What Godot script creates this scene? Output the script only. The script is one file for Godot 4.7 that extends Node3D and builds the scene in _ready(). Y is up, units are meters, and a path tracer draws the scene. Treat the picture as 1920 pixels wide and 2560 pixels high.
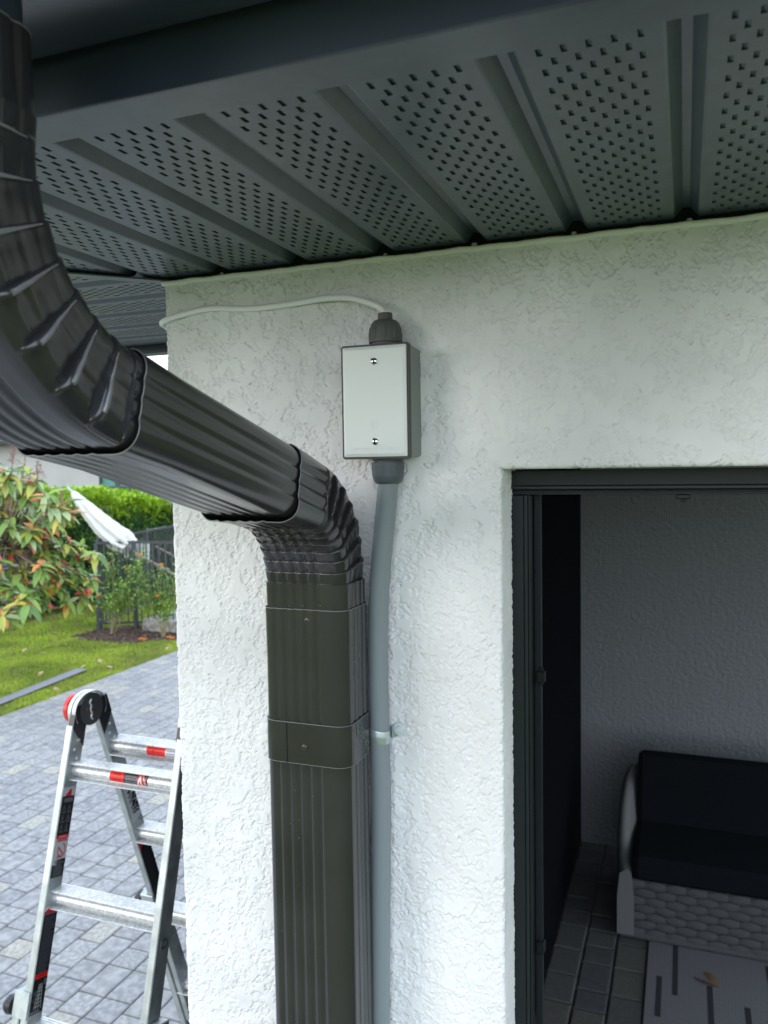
extends Node3D
# An eave corner of a stuccoed house: downspout, junction box, screened lanai, ladder and garden beyond.

const WALL_L := -0.587      # left edge of the stucco pier
const OPEN_L := -0.1795     # left edge of the screened opening
const OPEN_T := 2.797       # head of the screened opening
const SOF := 3.031          # underside of the soffit
const CAM := Vector3(0, 2.8, 0.825)

var org := {}
var counts := {}
var R := RandomNumberGenerator.new()
var cam: Camera3D

# ---------------------------------------------------------------- geometry
class Geo:
	var v := PackedVector3Array()
	var n := PackedVector3Array()
	var uv := PackedVector2Array()
	var c := PackedColorArray()
	var i := PackedInt32Array()
	var col := Color.WHITE
	var colored := false

	func vert(p: Vector3, nn: Vector3, t := Vector2.ZERO) -> void:
		v.push_back(p); n.push_back(nn); uv.push_back(t)
		if colored: c.push_back(col)

	func tri(a: Vector3, b: Vector3, d: Vector3, out: Vector3) -> void:
		var nn := (b - a).cross(d - a).normalized()
		var k := v.size()
		if nn.dot(out) < 0.0:
			nn = -nn
			vert(a, nn); vert(b, nn); vert(d, nn)
		else:
			vert(a, nn); vert(d, nn); vert(b, nn)
		i.append_array([k, k + 1, k + 2])

	func quad(a: Vector3, b: Vector3, d: Vector3, e: Vector3, out: Vector3, tex := false) -> void:
		var nn := (d - a).cross(e - b).normalized()
		var k := v.size()
		var flip := nn.dot(out) < 0.0
		if flip: nn = -nn
		vert(a, nn, Vector2(0, 1)); vert(b, nn, Vector2(1, 1)); vert(d, nn, Vector2(1, 0)); vert(e, nn, Vector2(0, 0))
		if flip: i.append_array([k, k + 1, k + 2, k, k + 2, k + 3])
		else: i.append_array([k, k + 2, k + 1, k, k + 3, k + 2])

	# rings of points joined into one smooth skin
	func strip(rings: Array, closed := true, flip := false, outward := Vector3.ZERO) -> void:
		var base := v.size()
		var nr := rings.size()
		var nk: int = rings[0].size()
		var cen := Vector3.ZERO
		for p in rings[0]: cen += p
		cen /= nk
		var s := 1.0
		if closed or outward != Vector3.ZERO:
			var acc := 0.0
			var r1: PackedVector3Array = rings[1]
			var r0: PackedVector3Array = rings[0]
			for k in nk if closed else nk - 1:
				var nx := (r0[(k + 1) % nk] - r0[k]).cross(r1[k] - r0[k])
				acc += nx.dot(outward if outward != Vector3.ZERO else r0[k] - cen)
			s = 1.0 if acc >= 0.0 else -1.0
		elif flip: s = -1.0
		for r in nr:
			var ring: PackedVector3Array = rings[r]
			var up: PackedVector3Array = rings[mini(r + 1, nr - 1)]
			var dn: PackedVector3Array = rings[maxi(r - 1, 0)]
			for k in nk:
				var a := ring[(k + 1) % nk] if closed else ring[mini(k + 1, nk - 1)]
				var b := ring[(k - 1 + nk) % nk] if closed else ring[maxi(k - 1, 0)]
				var nn := (a - b).cross(up[k] - dn[k])
				vert(ring[k], (nn * s).normalized(), Vector2(float(k) / (nk if closed else nk - 1), float(r) / (nr - 1)))
		for r in nr - 1:
			for k in nk if closed else nk - 1:
				var a := base + r * nk + k
				var b := base + r * nk + (k + 1) % nk
				var d := b + nk
				var e := a + nk
				if s > 0.0: i.append_array([a, d, b, a, e, d])
				else: i.append_array([a, b, d, a, d, e])

	func cap(ring: PackedVector3Array, out: Vector3) -> void:
		var cen := Vector3.ZERO
		for p in ring: cen += p
		cen /= ring.size()
		for k in ring.size(): tri(cen, ring[k], ring[(k + 1) % ring.size()], out)

	func box(t: Transform3D, size: Vector3, b := 0.0) -> void:
		var h := size / 2.0
		if b <= 0.0:
			for ax in 3:
				var u := (ax + 1) % 3
				var w := (ax + 2) % 3
				for s in [-1.0, 1.0]:
					var q: Array = []
					for m in [[-1, -1], [1, -1], [1, 1], [-1, 1]]:
						var p := Vector3.ZERO
						p[ax] = s * h[ax]; p[u] = m[0] * h[u]; p[w] = m[1] * h[w]
						q.push_back(t * p)
					var o := Vector3.ZERO
					o[ax] = s
					quad(q[0], q[1], q[2], q[3], t.basis * o)
			return
		var pt := func(sg: Vector3, ax: int) -> Vector3:
			var p := Vector3.ZERO
			for d in 3: p[d] = sg[d] * (h[d] - (0.0 if d == ax else b))
			return t * p
		for ax in 3:
			var u := (ax + 1) % 3
			var w := (ax + 2) % 3
			for s in [-1.0, 1.0]:
				var q: Array = []
				for m in [[-1, -1], [1, -1], [1, 1], [-1, 1]]:
					var sg := Vector3.ZERO
					sg[ax] = s; sg[u] = m[0]; sg[w] = m[1]
					q.push_back(pt.call(sg, ax))
				var o := Vector3.ZERO
				o[ax] = s
				quad(q[0], q[1], q[2], q[3], t.basis * o)
			for m in [[-1, -1], [1, -1], [1, 1], [-1, 1]]:
				var s0 := Vector3.ZERO
				s0[ax] = -1; s0[u] = m[0]; s0[w] = m[1]
				var s1 := s0
				s1[ax] = 1
				var o := s0
				o[ax] = 0
				quad(pt.call(s0, u), pt.call(s1, u), pt.call(s1, w), pt.call(s0, w), t.basis * o)
		for x in [-1, 1]:
			for y in [-1, 1]:
				for z in [-1, 1]:
					var sg := Vector3(x, y, z)
					tri(pt.call(sg, 0), pt.call(sg, 1), pt.call(sg, 2), t.basis * sg)

	func bx(a: Vector3, e: Vector3, b := 0.0) -> void:      # box between two corners
		box(Transform3D(Basis(), (a + e) / 2.0), (e - a).abs(), b)

	func tube(pts: Array, rad, sides := 10, caps := true) -> void:
		var rings: Array = []
		var side := Vector3.ZERO
		for k in pts.size():
			var d: Vector3 = (pts[mini(k + 1, pts.size() - 1)] - pts[maxi(k - 1, 0)]).normalized()
			if side == Vector3.ZERO: side = d.cross(Vector3.UP if absf(d.y) < 0.9 else Vector3.RIGHT).normalized()
			side = (side - d * side.dot(d)).normalized()
			var o := d.cross(side)
			var r: float = rad[k] if rad is Array else rad
			var ring := PackedVector3Array()
			for j in sides:
				var a := TAU * j / sides
				ring.push_back(pts[k] + (side * cos(a) + o * sin(a)) * r)
			rings.push_back(ring)
		strip(rings)
		if caps:
			cap(rings[0], pts[0] - pts[1])
			cap(rings[-1], pts[-1] - pts[-2])

	# profile of (radius, height) turned round the transform's y axis; hard edges unless smooth
	func lathe(t: Transform3D, prof: Array, sides := 20, smooth := false) -> void:
		var rings: Array = []
		for p in prof:
			var ring := PackedVector3Array()
			for j in sides:
				var a := TAU * j / sides
				ring.push_back(t * Vector3(p.x * cos(a), p.y, p.x * sin(a)))
			rings.push_back(ring)
		if smooth: strip(rings)
		else:
			for k in rings.size() - 1:
				var flat: bool = absf(prof[k].y - prof[k + 1].y) < 1e-6
				if flat:
					var up: float = -1.0 if prof[k + 1].x > prof[k].x else 1.0
					strip([rings[k], rings[k + 1]], true, false, t.basis.y * up * (1.0 if prof[-1].y >= prof[0].y else -1.0))
				else: strip([rings[k], rings[k + 1]])
		if prof[0].x > 1e-5: cap(rings[0], t.basis.y * (prof[0].y - prof[-1].y))
		if prof[-1].x > 1e-5: cap(rings[-1], t.basis.y * (prof[-1].y - prof[0].y))

	# polygon in the transform's xy plane, thick along z
	func prism(poly: PackedVector2Array, t: Transform3D, z0: float, z1: float) -> void:
		var id := Geometry2D.triangulate_polygon(poly)
		for k in range(0, id.size(), 3):
			for z in [z0, z1]:
				var q: Array = []
				for m in 3: q.push_back(t * Vector3(poly[id[k + m]].x, poly[id[k + m]].y, z))
				tri(q[0], q[1], q[2], t.basis.z * (1.0 if z == maxf(z0, z1) else -1.0))
		var cen := Vector2.ZERO
		for p in poly: cen += p
		cen /= poly.size()
		var cw := Geometry2D.is_polygon_clockwise(poly)
		for k in poly.size():
			var a := poly[k]
			var b := poly[(k + 1) % poly.size()]
			var nn := (b - a).orthogonal() * (1.0 if cw else -1.0)
			if nn.dot((a + b) / 2.0 - cen) < 0.0 and poly.size() < 7: nn = -nn
			quad(t * Vector3(a.x, a.y, z0), t * Vector3(b.x, b.y, z0), t * Vector3(b.x, b.y, z1), t * Vector3(a.x, a.y, z1), t.basis * Vector3(nn.x, nn.y, 0))

	func mesh(at := Vector3.ZERO) -> ArrayMesh:
		var a := []
		a.resize(Mesh.ARRAY_MAX)
		if at != Vector3.ZERO:
			for k in v.size(): v[k] -= at
		a[Mesh.ARRAY_VERTEX] = v
		a[Mesh.ARRAY_NORMAL] = n
		a[Mesh.ARRAY_TEX_UV] = uv
		if colored: a[Mesh.ARRAY_COLOR] = c
		a[Mesh.ARRAY_INDEX] = i
		var m := ArrayMesh.new()
		m.add_surface_from_arrays(Mesh.PRIMITIVE_TRIANGLES, a)
		return m

# ---------------------------------------------------------------- naming
func numbered(parent: Node, called: String) -> String:
	var key := str(parent.get_instance_id()) + called
	var k: int = counts.get(key, 0)
	counts[key] = k + 1
	return called if k == 0 else "%s_%03d" % [called, k]

func tag(o: Node, label: String, category: String, group := "") -> Node:
	o.set_meta("label", label)
	o.set_meta("category", category)
	if group: o.set_meta("group", group)
	return o

func thing(called: String, label: String, category: String, at := Vector3.ZERO, group := "") -> Node3D:
	var o := Node3D.new()
	o.name = numbered(self, called)
	add_child(o, true)
	o.position = at
	org[o] = at
	tag(o, label, category, group)
	return o

func root_node(called: String) -> Node3D:                  # a piece of the setting
	var o := Node3D.new()
	o.name = numbered(self, called)
	add_child(o, true)
	org[o] = Vector3.ZERO
	o.set_meta("kind", "structure")
	return o

func put(g: Geo, called: String, mat: Material, parent: Node3D = self) -> MeshInstance3D:
	var at: Vector3 = org.get(parent, Vector3.ZERO)
	return inst(g.mesh(at), called, mat, parent, Transform3D(), at)

func inst(m: Mesh, called: String, mat: Material, parent: Node3D, t := Transform3D(), o := Vector3.ZERO) -> MeshInstance3D:
	var e := MeshInstance3D.new()
	e.name = numbered(parent, called)
	e.mesh = m
	e.material_override = mat
	e.transform = t
	parent.add_child(e, true)
	org[e] = o
	return e

func place(m: Mesh, called: String, mat: Material, parent: Node3D, t: Transform3D) -> MeshInstance3D:   # t in world space
	t.origin -= org.get(parent, Vector3.ZERO)
	return inst(m, called, mat, parent, t)

func stuff(o: Node) -> Node:
	o.set_meta("kind", "stuff")
	return o

func multi(m: Mesh, mat: Material, called: String, parent: Node3D, ts: Array, cols: Array) -> MultiMeshInstance3D:
	var mm := MultiMesh.new()
	mm.transform_format = MultiMesh.TRANSFORM_3D
	mm.use_colors = true
	mm.mesh = m
	mm.instance_count = ts.size()
	var at: Vector3 = org.get(parent, Vector3.ZERO)
	for k in ts.size():
		var t: Transform3D = ts[k]
		t.origin -= at
		mm.set_instance_transform(k, t)
		mm.set_instance_color(k, cols[k])
	var e := MultiMeshInstance3D.new()
	e.name = numbered(parent, called)
	e.multimesh = mm
	e.material_override = mat
	parent.add_child(e, true)
	stuff(e)
	return e

# ---------------------------------------------------------------- materials
func L(r: float, g: float, b: float) -> Color:
	return Color(r, g, b).linear_to_srgb()

func M(c: Color, rough := 0.6, metal := 0.0, spec := 0.5) -> StandardMaterial3D:
	var m := StandardMaterial3D.new()
	m.albedo_color = c
	m.roughness = rough
	m.metallic = metal
	m.metallic_specular = spec
	return m

var tex := {}
func noise_tex(key: String, freq: float, lo: float, hi: float, oct := 4, size := 512, as_normal := false, bump := 4.0) -> NoiseTexture2D:
	if tex.has(key): return tex[key]
	var f := FastNoiseLite.new()
	f.seed = hash(key) % 10000
	f.frequency = freq
	f.fractal_octaves = oct
	f.noise_type = FastNoiseLite.TYPE_SIMPLEX_SMOOTH
	var t := NoiseTexture2D.new()
	t.width = size; t.height = size
	t.seamless = true
	t.noise = f
	if as_normal:
		t.as_normal_map = true
		t.bump_strength = bump
	else:
		var g := Gradient.new()
		g.set_color(0, Color(lo, lo, lo)); g.set_color(1, Color(hi, hi, hi))
		g.set_offset(0, 0.25); g.set_offset(1, 0.75)
		t.color_ramp = g
	tex[key] = t
	return t

func dress(m: StandardMaterial3D, t: Texture2D, scale: float, nt: Texture2D = null, depth := 0.5, world := true) -> StandardMaterial3D:
	m.uv1_triplanar = true
	m.uv1_world_triplanar = world
	m.uv1_scale = Vector3.ONE * scale
	if t: m.albedo_texture = t
	if nt:
		m.normal_enabled = true
		m.normal_texture = nt
		m.normal_scale = depth
	return m

func fnoise(sd: int, wave: float, oct := 3) -> FastNoiseLite:
	var f := FastNoiseLite.new()
	f.seed = sd
	f.noise_type = FastNoiseLite.TYPE_SIMPLEX_SMOOTH
	f.frequency = 1.0 / wave
	f.fractal_octaves = oct
	return f

func sst(a: float, b: float, x: float) -> float:
	return smoothstep(a, b, x)

func seen(p: Vector3) -> float:      # distance from the lens, or -1 when out of the picture or behind the pier
	var q := cam.global_transform.affine_inverse() * p if cam.is_inside_tree() else cam.transform.affine_inverse() * p
	if q.z > -0.1: return -1.0
	var x := q.x / -q.z
	var y := q.y / -q.z
	if absf(x) > 0.5 or absf(y) > 0.66: return -1.0
	return -q.z

# ================================================================ build
func _ready() -> void:
	R.seed = 7
	# --- camera
	cam = Camera3D.new()
	cam.name = "camera"
	var b := Basis(Vector3(0.936106, -0.015517, -0.351376), Vector3(-0.005361, 0.998281, -0.058367), Vector3(0.351677, 0.056522, 0.934413))
	cam.transform = Transform3D(b, CAM)
	var at := CameraAttributesPhysical.new()
	at.frustum_focal_length = 18.75
	at.frustum_near = 0.03
	at.frustum_far = 400.0
	at.frustum_focus_distance = 0.86
	at.exposure_aperture = 8.0
	cam.attributes = at
	cam.fov = 65.24
	cam.near = 0.03
	cam.far = 400.0
	add_child(cam)
	# --- sky, sun, exposure
	var env := Environment.new()
	env.background_mode = Environment.BG_SKY
	var sm := ProceduralSkyMaterial.new()
	sm.sky_top_color = L(0.62, 0.75, 0.93)
	sm.sky_horizon_color = L(0.97, 1.02, 1.10)
	sm.sky_curve = 0.3
	sm.ground_bottom_color = L(0.2, 0.24, 0.16)
	sm.ground_horizon_color = L(0.6, 0.62, 0.6)
	sm.sky_energy_multiplier = 1.0
	var sk := Sky.new()
	sk.sky_material = sm
	env.sky = sk
	env.tonemap_mode = Environment.TONE_MAPPER_LINEAR
	env.tonemap_exposure = 3.1
	env.sdfgi_enabled = true
	env.ssao_enabled = true
	env.ssil_enabled = true
	var we := WorldEnvironment.new()
	we.name = "world"
	we.environment = env
	add_child(we)
	var sun := DirectionalLight3D.new()
	sun.name = "sun"
	sun.light_energy = 0.17
	sun.light_color = Color(1.0, 0.99, 0.97)
	sun.light_angular_distance = 28.0
	sun.shadow_enabled = true
	sun.transform = Transform3D(Basis.looking_at(Vector3(0.60, -0.22, -0.77)), Vector3(0, 20, 0))
	add_child(sun)

	materials()
	ground()
	house()
	gutter()
	lanai()
	downspout()
	junction_box()
	wiring()
	screen()
	ladder()
	garden()
	neighbour()

# ---------------------------------------------------------------- materials of the place
var mt := {}
func materials() -> void:
	var grain := noise_tex("grain", 0.02, 0.82, 1.0, 5)
	var blotch := noise_tex("blotch", 0.006, 0.72, 1.0, 4)
	var peel := noise_tex("peel", 0.05, 0, 1, 3, 512, true, 2.0)
	var rough_n := noise_tex("rough_n", 0.04, 0, 1, 5, 512, true, 6.0)
	mt.stucco = dress(M(L(0.79, 0.795, 0.81), 0.9, 0, 0.25), noise_tex("stain", 0.004, 0.93, 1.0, 5), 1.7, rough_n, 0.2)
	mt.trim_paint = M(L(0.74, 0.76, 0.72), 0.7, 0, 0.3)
	mt.caulk = M(L(0.36, 0.36, 0.35), 0.8)
	mt.soffit = dress(M(L(0.055, 0.080, 0.102), 0.33, 0.0, 0.8), noise_tex("dust", 0.012, 0.88, 1.0, 5), 4.0, peel, 0.08)
	mt.soffit_slot = M(L(0.055, 0.078, 0.098), 0.35)
	mt.gutter = M(L(0.045, 0.056, 0.075), 0.24, 0.0, 0.9)
	mt.fascia = dress(M(L(0.034, 0.046, 0.07), 0.28), null, 5.0, peel, 0.1)
	mt.black_metal = dress(M(L(0.027, 0.0265, 0.029), 0.2, 0.0, 0.6), noise_tex("dust2", 0.004, 0.86, 1.0, 3), 3.0, peel, 0.03)
	mt.black_side = mt.black_metal
	mt.cut_edge = M(L(0.22, 0.22, 0.215), 0.35, 0.4)
	mt.ridge_glint = M(L(0.24, 0.24, 0.25), 0.3, 0.4)  # pale tone standing in for glints and scuffed paint on the pleats
	mt.ridge_glint_dark = M(L(0.07, 0.072, 0.07), 0.2, 0.3)
	mt.scuff = M(L(0.15, 0.16, 0.17), 0.7)
	mt.rivet = M(L(0.07, 0.062, 0.058), 0.35, 0.5)
	mt.dark = M(L(0.006, 0.006, 0.007), 0.9)
	mt.box_grey = dress(M(L(0.22, 0.245, 0.24), 0.55), null, 9.0, peel, 0.1)
	mt.gasket = M(L(0.075, 0.068, 0.066), 0.7)
	mt.plate = M(L(0.66, 0.71, 0.71), 0.3)
	mt.chrome = M(L(0.7, 0.72, 0.74), 0.18, 1.0)
	mt.zinc = M(L(0.50, 0.58, 0.60), 0.25, 0.6)
	mt.washer = M(L(0.60, 0.66, 0.68), 0.42, 0.15)
	mt.gland = M(L(0.085, 0.09, 0.085), 0.55)
	mt.connector = M(L(0.07, 0.085, 0.10), 0.42)
	mt.conduit = M(L(0.215, 0.248, 0.27), 0.42)
	mt.cable = M(L(0.82, 0.82, 0.82), 0.45)
	mt.frame = M(L(0.014, 0.017, 0.018), 0.4, 0.0, 0.35)
	mt.frame_lip = M(L(0.020, 0.025, 0.030), 0.35, 0.0, 0.35)
	mt.fence = M(L(0.05, 0.054, 0.06), 0.5)
	mt.alu = dress(M(L(0.74, 0.75, 0.75), 0.4, 0.5), noise_tex("alu", 0.05, 0.85, 1.0, 4), 3.0, peel, 0.1)
	mt.alu_rail = dress(M(L(0.50, 0.545, 0.545), 0.42, 0.5), noise_tex("alu2", 0.01, 0.85, 1.0, 4), 3.0)
	mt.red_plastic = M(L(0.62, 0.035, 0.03), 0.4)
	mt.black_plastic = M(L(0.02, 0.02, 0.022), 0.4)
	mt.hinge_grey = M(L(0.13, 0.13, 0.13), 0.45, 0.6)
	mt.soil = dress(M(L(0.16, 0.14, 0.12), 0.95), grain, 3.0)
	mt.sand = dress(M(L(0.15, 0.15, 0.15), 0.95), grain, 6.0)
	mt.concrete = dress(M(L(0.42, 0.41, 0.38), 0.9), blotch, 1.5, rough_n, 0.3)
	mt.mulch = dress(M(L(0.075, 0.048, 0.035), 0.95), grain, 4.0)
	mt.bark = dress(M(L(0.24, 0.19, 0.13), 0.9), grain, 6.0)
	mt.stem = M(L(0.3, 0.26, 0.15), 0.85)
	mt.dead_leaf = M(L(0.36, 0.22, 0.12), 0.85)
	mt.dead_leaf_pale = M(L(0.42, 0.28, 0.17), 0.85)

func foliage(c: Color, rough := 0.45, back := 0.35) -> StandardMaterial3D:
	var m := M(c, rough, 0, 0.4)
	m.cull_mode = BaseMaterial3D.CULL_DISABLED
	m.backlight_enabled = true
	m.backlight = Color(back, back, back)
	return m

# ---------------------------------------------------------------- ground
func paver_mesh(len_z: float, sd: int) -> ArrayMesh:
	var g := Geo.new()
	var q := RandomNumberGenerator.new()
	q.seed = sd
	var w := 0.1725 - 0.007
	var l := len_z - 0.007
	var rings: Array = []
	for st in [[0.0, -0.03], [0.0, -0.006], [0.004, -0.0015], [0.011, 0.0]]:
		var ring := PackedVector3Array()
		for m in 12:
			var cx: int = [1, 1, 1, -1, -1, -1, -1, -1, -1, 1, 1, 1][m]
			var cz: int = [1, 1, 1, 1, 1, 1, -1, -1, -1, -1, -1, -1][m]
			var rr := 0.007
			var a: float = deg_to_rad([0, 45, 90, 90, 135, 180, 180, 225, 270, 270, 315, 360][m])
			var j := 0.0012
			ring.push_back(Vector3(cx * (w / 2 - rr) + (rr - st[0]) * cos(a) + q.randf_range(-j, j), st[1] + q.randf_range(-0.0006, 0.0006), cz * (l / 2 - rr) + (rr - st[0]) * sin(a) + q.randf_range(-j, j)))
		rings.push_back(ring)
	g.strip(rings)
	g.cap(rings[-1], Vector3.UP)
	return g.mesh()

func paver_materials(dim: float, key: String) -> Array:
	var out: Array = []
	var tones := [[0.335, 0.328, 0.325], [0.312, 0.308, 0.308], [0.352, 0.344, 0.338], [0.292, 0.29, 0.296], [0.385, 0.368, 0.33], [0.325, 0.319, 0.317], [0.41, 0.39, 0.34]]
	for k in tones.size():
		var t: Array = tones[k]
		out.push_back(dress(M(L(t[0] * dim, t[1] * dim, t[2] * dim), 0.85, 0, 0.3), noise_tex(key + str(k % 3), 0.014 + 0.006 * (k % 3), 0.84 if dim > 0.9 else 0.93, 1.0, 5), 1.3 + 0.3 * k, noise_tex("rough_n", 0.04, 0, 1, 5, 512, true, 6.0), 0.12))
	return out

func pave(parent: Node3D, x0: float, nx: int, z_from: float, z_to: float, mats: Array, sizes: Array, lim: int) -> void:
	var meshes := {}
	for l in sizes: meshes[l] = [paver_mesh(l, 3), paver_mesh(l, 4), paver_mesh(l, 5)]
	var all: Array = []
	for r in nx:
		var x := x0 + 0.1725 * r
		var z := z_from - R.randf() * 0.2
		while z < z_to:
			var l: float = sizes[R.randi() % sizes.size()]
			var p := Vector3(x + 0.08625, R.randf_range(-0.002, 0.0015), z + l / 2)
			var bs := Basis.from_euler(Vector3(R.randf_range(-0.006, 0.006), R.randf_range(-0.006, 0.006), R.randf_range(-0.006, 0.006)))
			if nx > 30 and p.x > -0.95 and p.z < 0.09:
				z += l
				continue
			var d := seen(p)
			if d > 0 and p.z < 0.0 and p.x / (p.z - 0.825) > 0.70 and p.z > -5.3 and p.x > -0.6: d = -1.0
			if d > 0 and absf(p.x) / (0.825 - p.z) < 0.69 and p.x < -0.75: d = -1.0
			all.push_back([d if d > 0 else 1e6 + p.length(), Transform3D(bs, p), l, R.randi() % 3, _pick(mats.size())])
			z += l
	all.sort_custom(func(a, b): return a[0] < b[0])
	var rest := {}
	for k in all.size():
		var e: Array = all[k]
		if k < lim and e[0] < 1e5: inst(meshes[e[2]][e[3]], "paver", mats[e[4]], parent, e[1])
		else:
			if not rest.has(e[4]): rest[e[4]] = Geo.new()
			var g: Geo = rest[e[4]]
			var a: Array = (meshes[e[2]][e[3]] as ArrayMesh).surface_get_arrays(0)
			var base := g.v.size()
			var t: Transform3D = e[1]
			g.v.append_array(t * (a[Mesh.ARRAY_VERTEX] as PackedVector3Array))
			g.n.append_array(Transform3D(t.basis, Vector3.ZERO) * (a[Mesh.ARRAY_NORMAL] as PackedVector3Array))
			g.uv.append_array(a[Mesh.ARRAY_TEX_UV])
			for ii in a[Mesh.ARRAY_INDEX]: g.i.push_back(base + ii)
	for k in rest: stuff(put(rest[k], "far_pavers", mats[k], parent))

func _pick(n: int) -> int:
	var r := R.randf()
	return 0 if r < 0.22 else 1 if r < 0.42 else 2 if r < 0.58 else 3 if r < 0.74 else 4 if r < 0.83 else 5 if r < 0.94 else mini(6, n - 1)

func ground() -> void:
	var g := Geo.new()
	g.quad(Vector3(-200, -0.03, -200), Vector3(200, -0.03, -200), Vector3(200, -0.03, 200), Vector3(-200, -0.03, 200), Vector3.UP)
	var lm := dress(M(L(0.16, 0.20, 0.045), 0.95, 0, 0.2), noise_tex("lawn", 0.01, 0.55, 1.0, 5), 0.7)
	put(g, "lawn", lm).set_meta("kind", "structure")
	g = Geo.new()
	g.bx(Vector3(-7.34, -0.029, -12.5), Vector3(-0.88, -0.012, 2.4))
	g.bx(Vector3(-0.88, -0.029, 0.0), Vector3(0.4, -0.012, 2.4))
	var base := put(g, "paved_yard", mt.sand)
	base.set_meta("kind", "structure")
	pave(base, -3.401 - 0.1725 * 23, 45, -12.4, 2.2, paver_materials(1.0, "pav"), [0.167, 0.242, 0.242], 300)
	# tall enough tufts of grass where the lawn is in view
	var ts: Array = []
	var cs: Array = []
	var tuft := Geo.new()
	for k in 6:
		var a := TAU * k / 6.0 + R.randf()
		var d := Vector3(cos(a), 0, sin(a))
		var s := d.cross(Vector3.UP) * 0.0035
		var lean := R.randf_range(0.01, 0.035)
		var h := R.randf_range(0.03, 0.055)
		var p0 := d * R.randf() * 0.02
		tuft.tri(p0 - s, p0 + s, p0 + d * lean + Vector3.UP * h, d + Vector3.UP)
	var patch := fnoise(5, 1.1)
	while ts.size() < 42000:
		var x := R.randf_range(-13.2, -7.32)
		var z := R.randf_range(-14.5, -4.0)
		if R.randf() < 0.45: x = R.randf_range(-9.6, -7.31)
		if x > -7.36 + 0.03 * sin(z * 9.0) + 0.02 * sin(z * 23.0): continue
		if seen(Vector3(x, 0, z)) < 0: continue
		if Geometry2D.is_point_in_polygon(Vector2(x, z), bed): continue
		ts.push_back(Transform3D(Basis(Vector3.UP, R.randf() * TAU).scaled(Vector3.ONE * R.randf_range(0.7, 1.4)), Vector3(x, -0.031, z)))
		var m := clampf(0.5 + patch.get_noise_2d(x, z) * 1.2 + R.randf_range(-0.2, 0.2), 0, 1)
		var dry := R.randf() < 0.12 + (0.25 if x > -7.9 else 0.0) * (1.0 - m)
		var c := Color(0.34, 0.28, 0.11) if dry else Color(0.19, 0.27, 0.025).lerp(Color(0.36, 0.47, 0.04), m)
		cs.push_back(c)
	var gm := foliage(Color.WHITE, 0.6, 0.3)
	gm.vertex_color_use_as_albedo = true
	var mm := multi(tuft.mesh(), gm, "grass", self, ts, cs)
	tag(mm, "short green lawn grass beside the grey pavers", "grass")

var bed := PackedVector2Array([Vector2(-9.75, -9.9), Vector2(-9.72, -10.47), Vector2(-9.42, -10.9), Vector2(-8.84, -11.2), Vector2(-7.6, -11.2), Vector2(-7.6, -10.15), Vector2(-8.1, -10.1), Vector2(-8.32, -9.75), Vector2(-8.84, -9.7), Vector2(-9.4, -9.75)])

# ---------------------------------------------------------------- the house
var n_big := fnoise(11, 0.027, 4)
var n_mid := fnoise(12, 0.0085, 3)
var n_fine := fnoise(13, 0.0042, 3)
var n_wx := fnoise(14, 0.009, 2)
var n_wide := fnoise(15, 0.3, 2)
func relief(x: float, y: float) -> float:
	var wx := x + 0.0035 * n_wx.get_noise_2d(x, y)
	var wy := y + 0.0035 * n_wx.get_noise_2d(y + 7.3, x)
	var lean := 0.16 * n_wide.get_noise_2d(x, y) - 0.12 * clampf((2.75 - y) * 2.0, 0.0, 1.0) + 0.025
	var nb := n_big.get_noise_2d(wx, wy * 0.85) + lean
	var nm := n_mid.get_noise_2d(wx, wy) + lean * 0.4
	var p := sst(0.05, 0.08, nb)
	var q := sst(0.0, 0.07, nm)
	var f := n_fine.get_noise_2d(wx, y)
	var f2 := n_fine.get_noise_2d(x * 0.62 + 3.0, wy * 0.62)
	var curl := exp(-pow(f2 / 0.10, 2.0)) * 0.6 + exp(-pow(f / 0.10, 2.0)) * 0.35
	var e1 := (nb - 0.045) / 0.014
	var crack := exp(-e1 * e1) * 0.0008 * sst(-0.2, 0.3, n_wide.get_noise_2d(x * 9.0, y * 9.0))
	return lerpf(q * 0.0008 + f * 0.0009 + 0.0007 - curl * 0.0013, 0.0017 + f * 0.0001, p) - crack * 1.6

# a point of the pier's skin; s runs round the corner from the left return over the face into the jamb
func skin(s: float, y: float, left: float, right: float, r1: float, r2: float) -> Array:
	if s < left + r1:
		var over := left + r1 - s
		if over < r1 * PI / 2:
			var a := over / r1
			return [Vector3(left + r1 - r1 * sin(a), y, -r1 + r1 * cos(a)), Vector3(-sin(a), 0, cos(a))]
		return [Vector3(left, y, -r1 - (over - r1 * PI / 2)), Vector3(-1, 0, 0)]
	if s > right - r2:
		var over := s - right + r2
		if over < r2 * PI / 2:
			var a := over / r2
			return [Vector3(right - r2 + r2 * sin(a), y, -r2 + r2 * cos(a)), Vector3(sin(a), 0, cos(a))]
		return [Vector3(right, y, -r2 - (over - r2 * PI / 2)), Vector3(1, 0, 0)]
	return [Vector3(s, y, 0), Vector3(0, 0, 1)]

func range_list(a: float, b: float, step: float) -> Array:
	var n := maxi(1, roundi((b - a) / step))
	var o: Array = []
	for k in n + 1: o.push_back(lerpf(a, b, float(k) / n))
	return o

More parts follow.
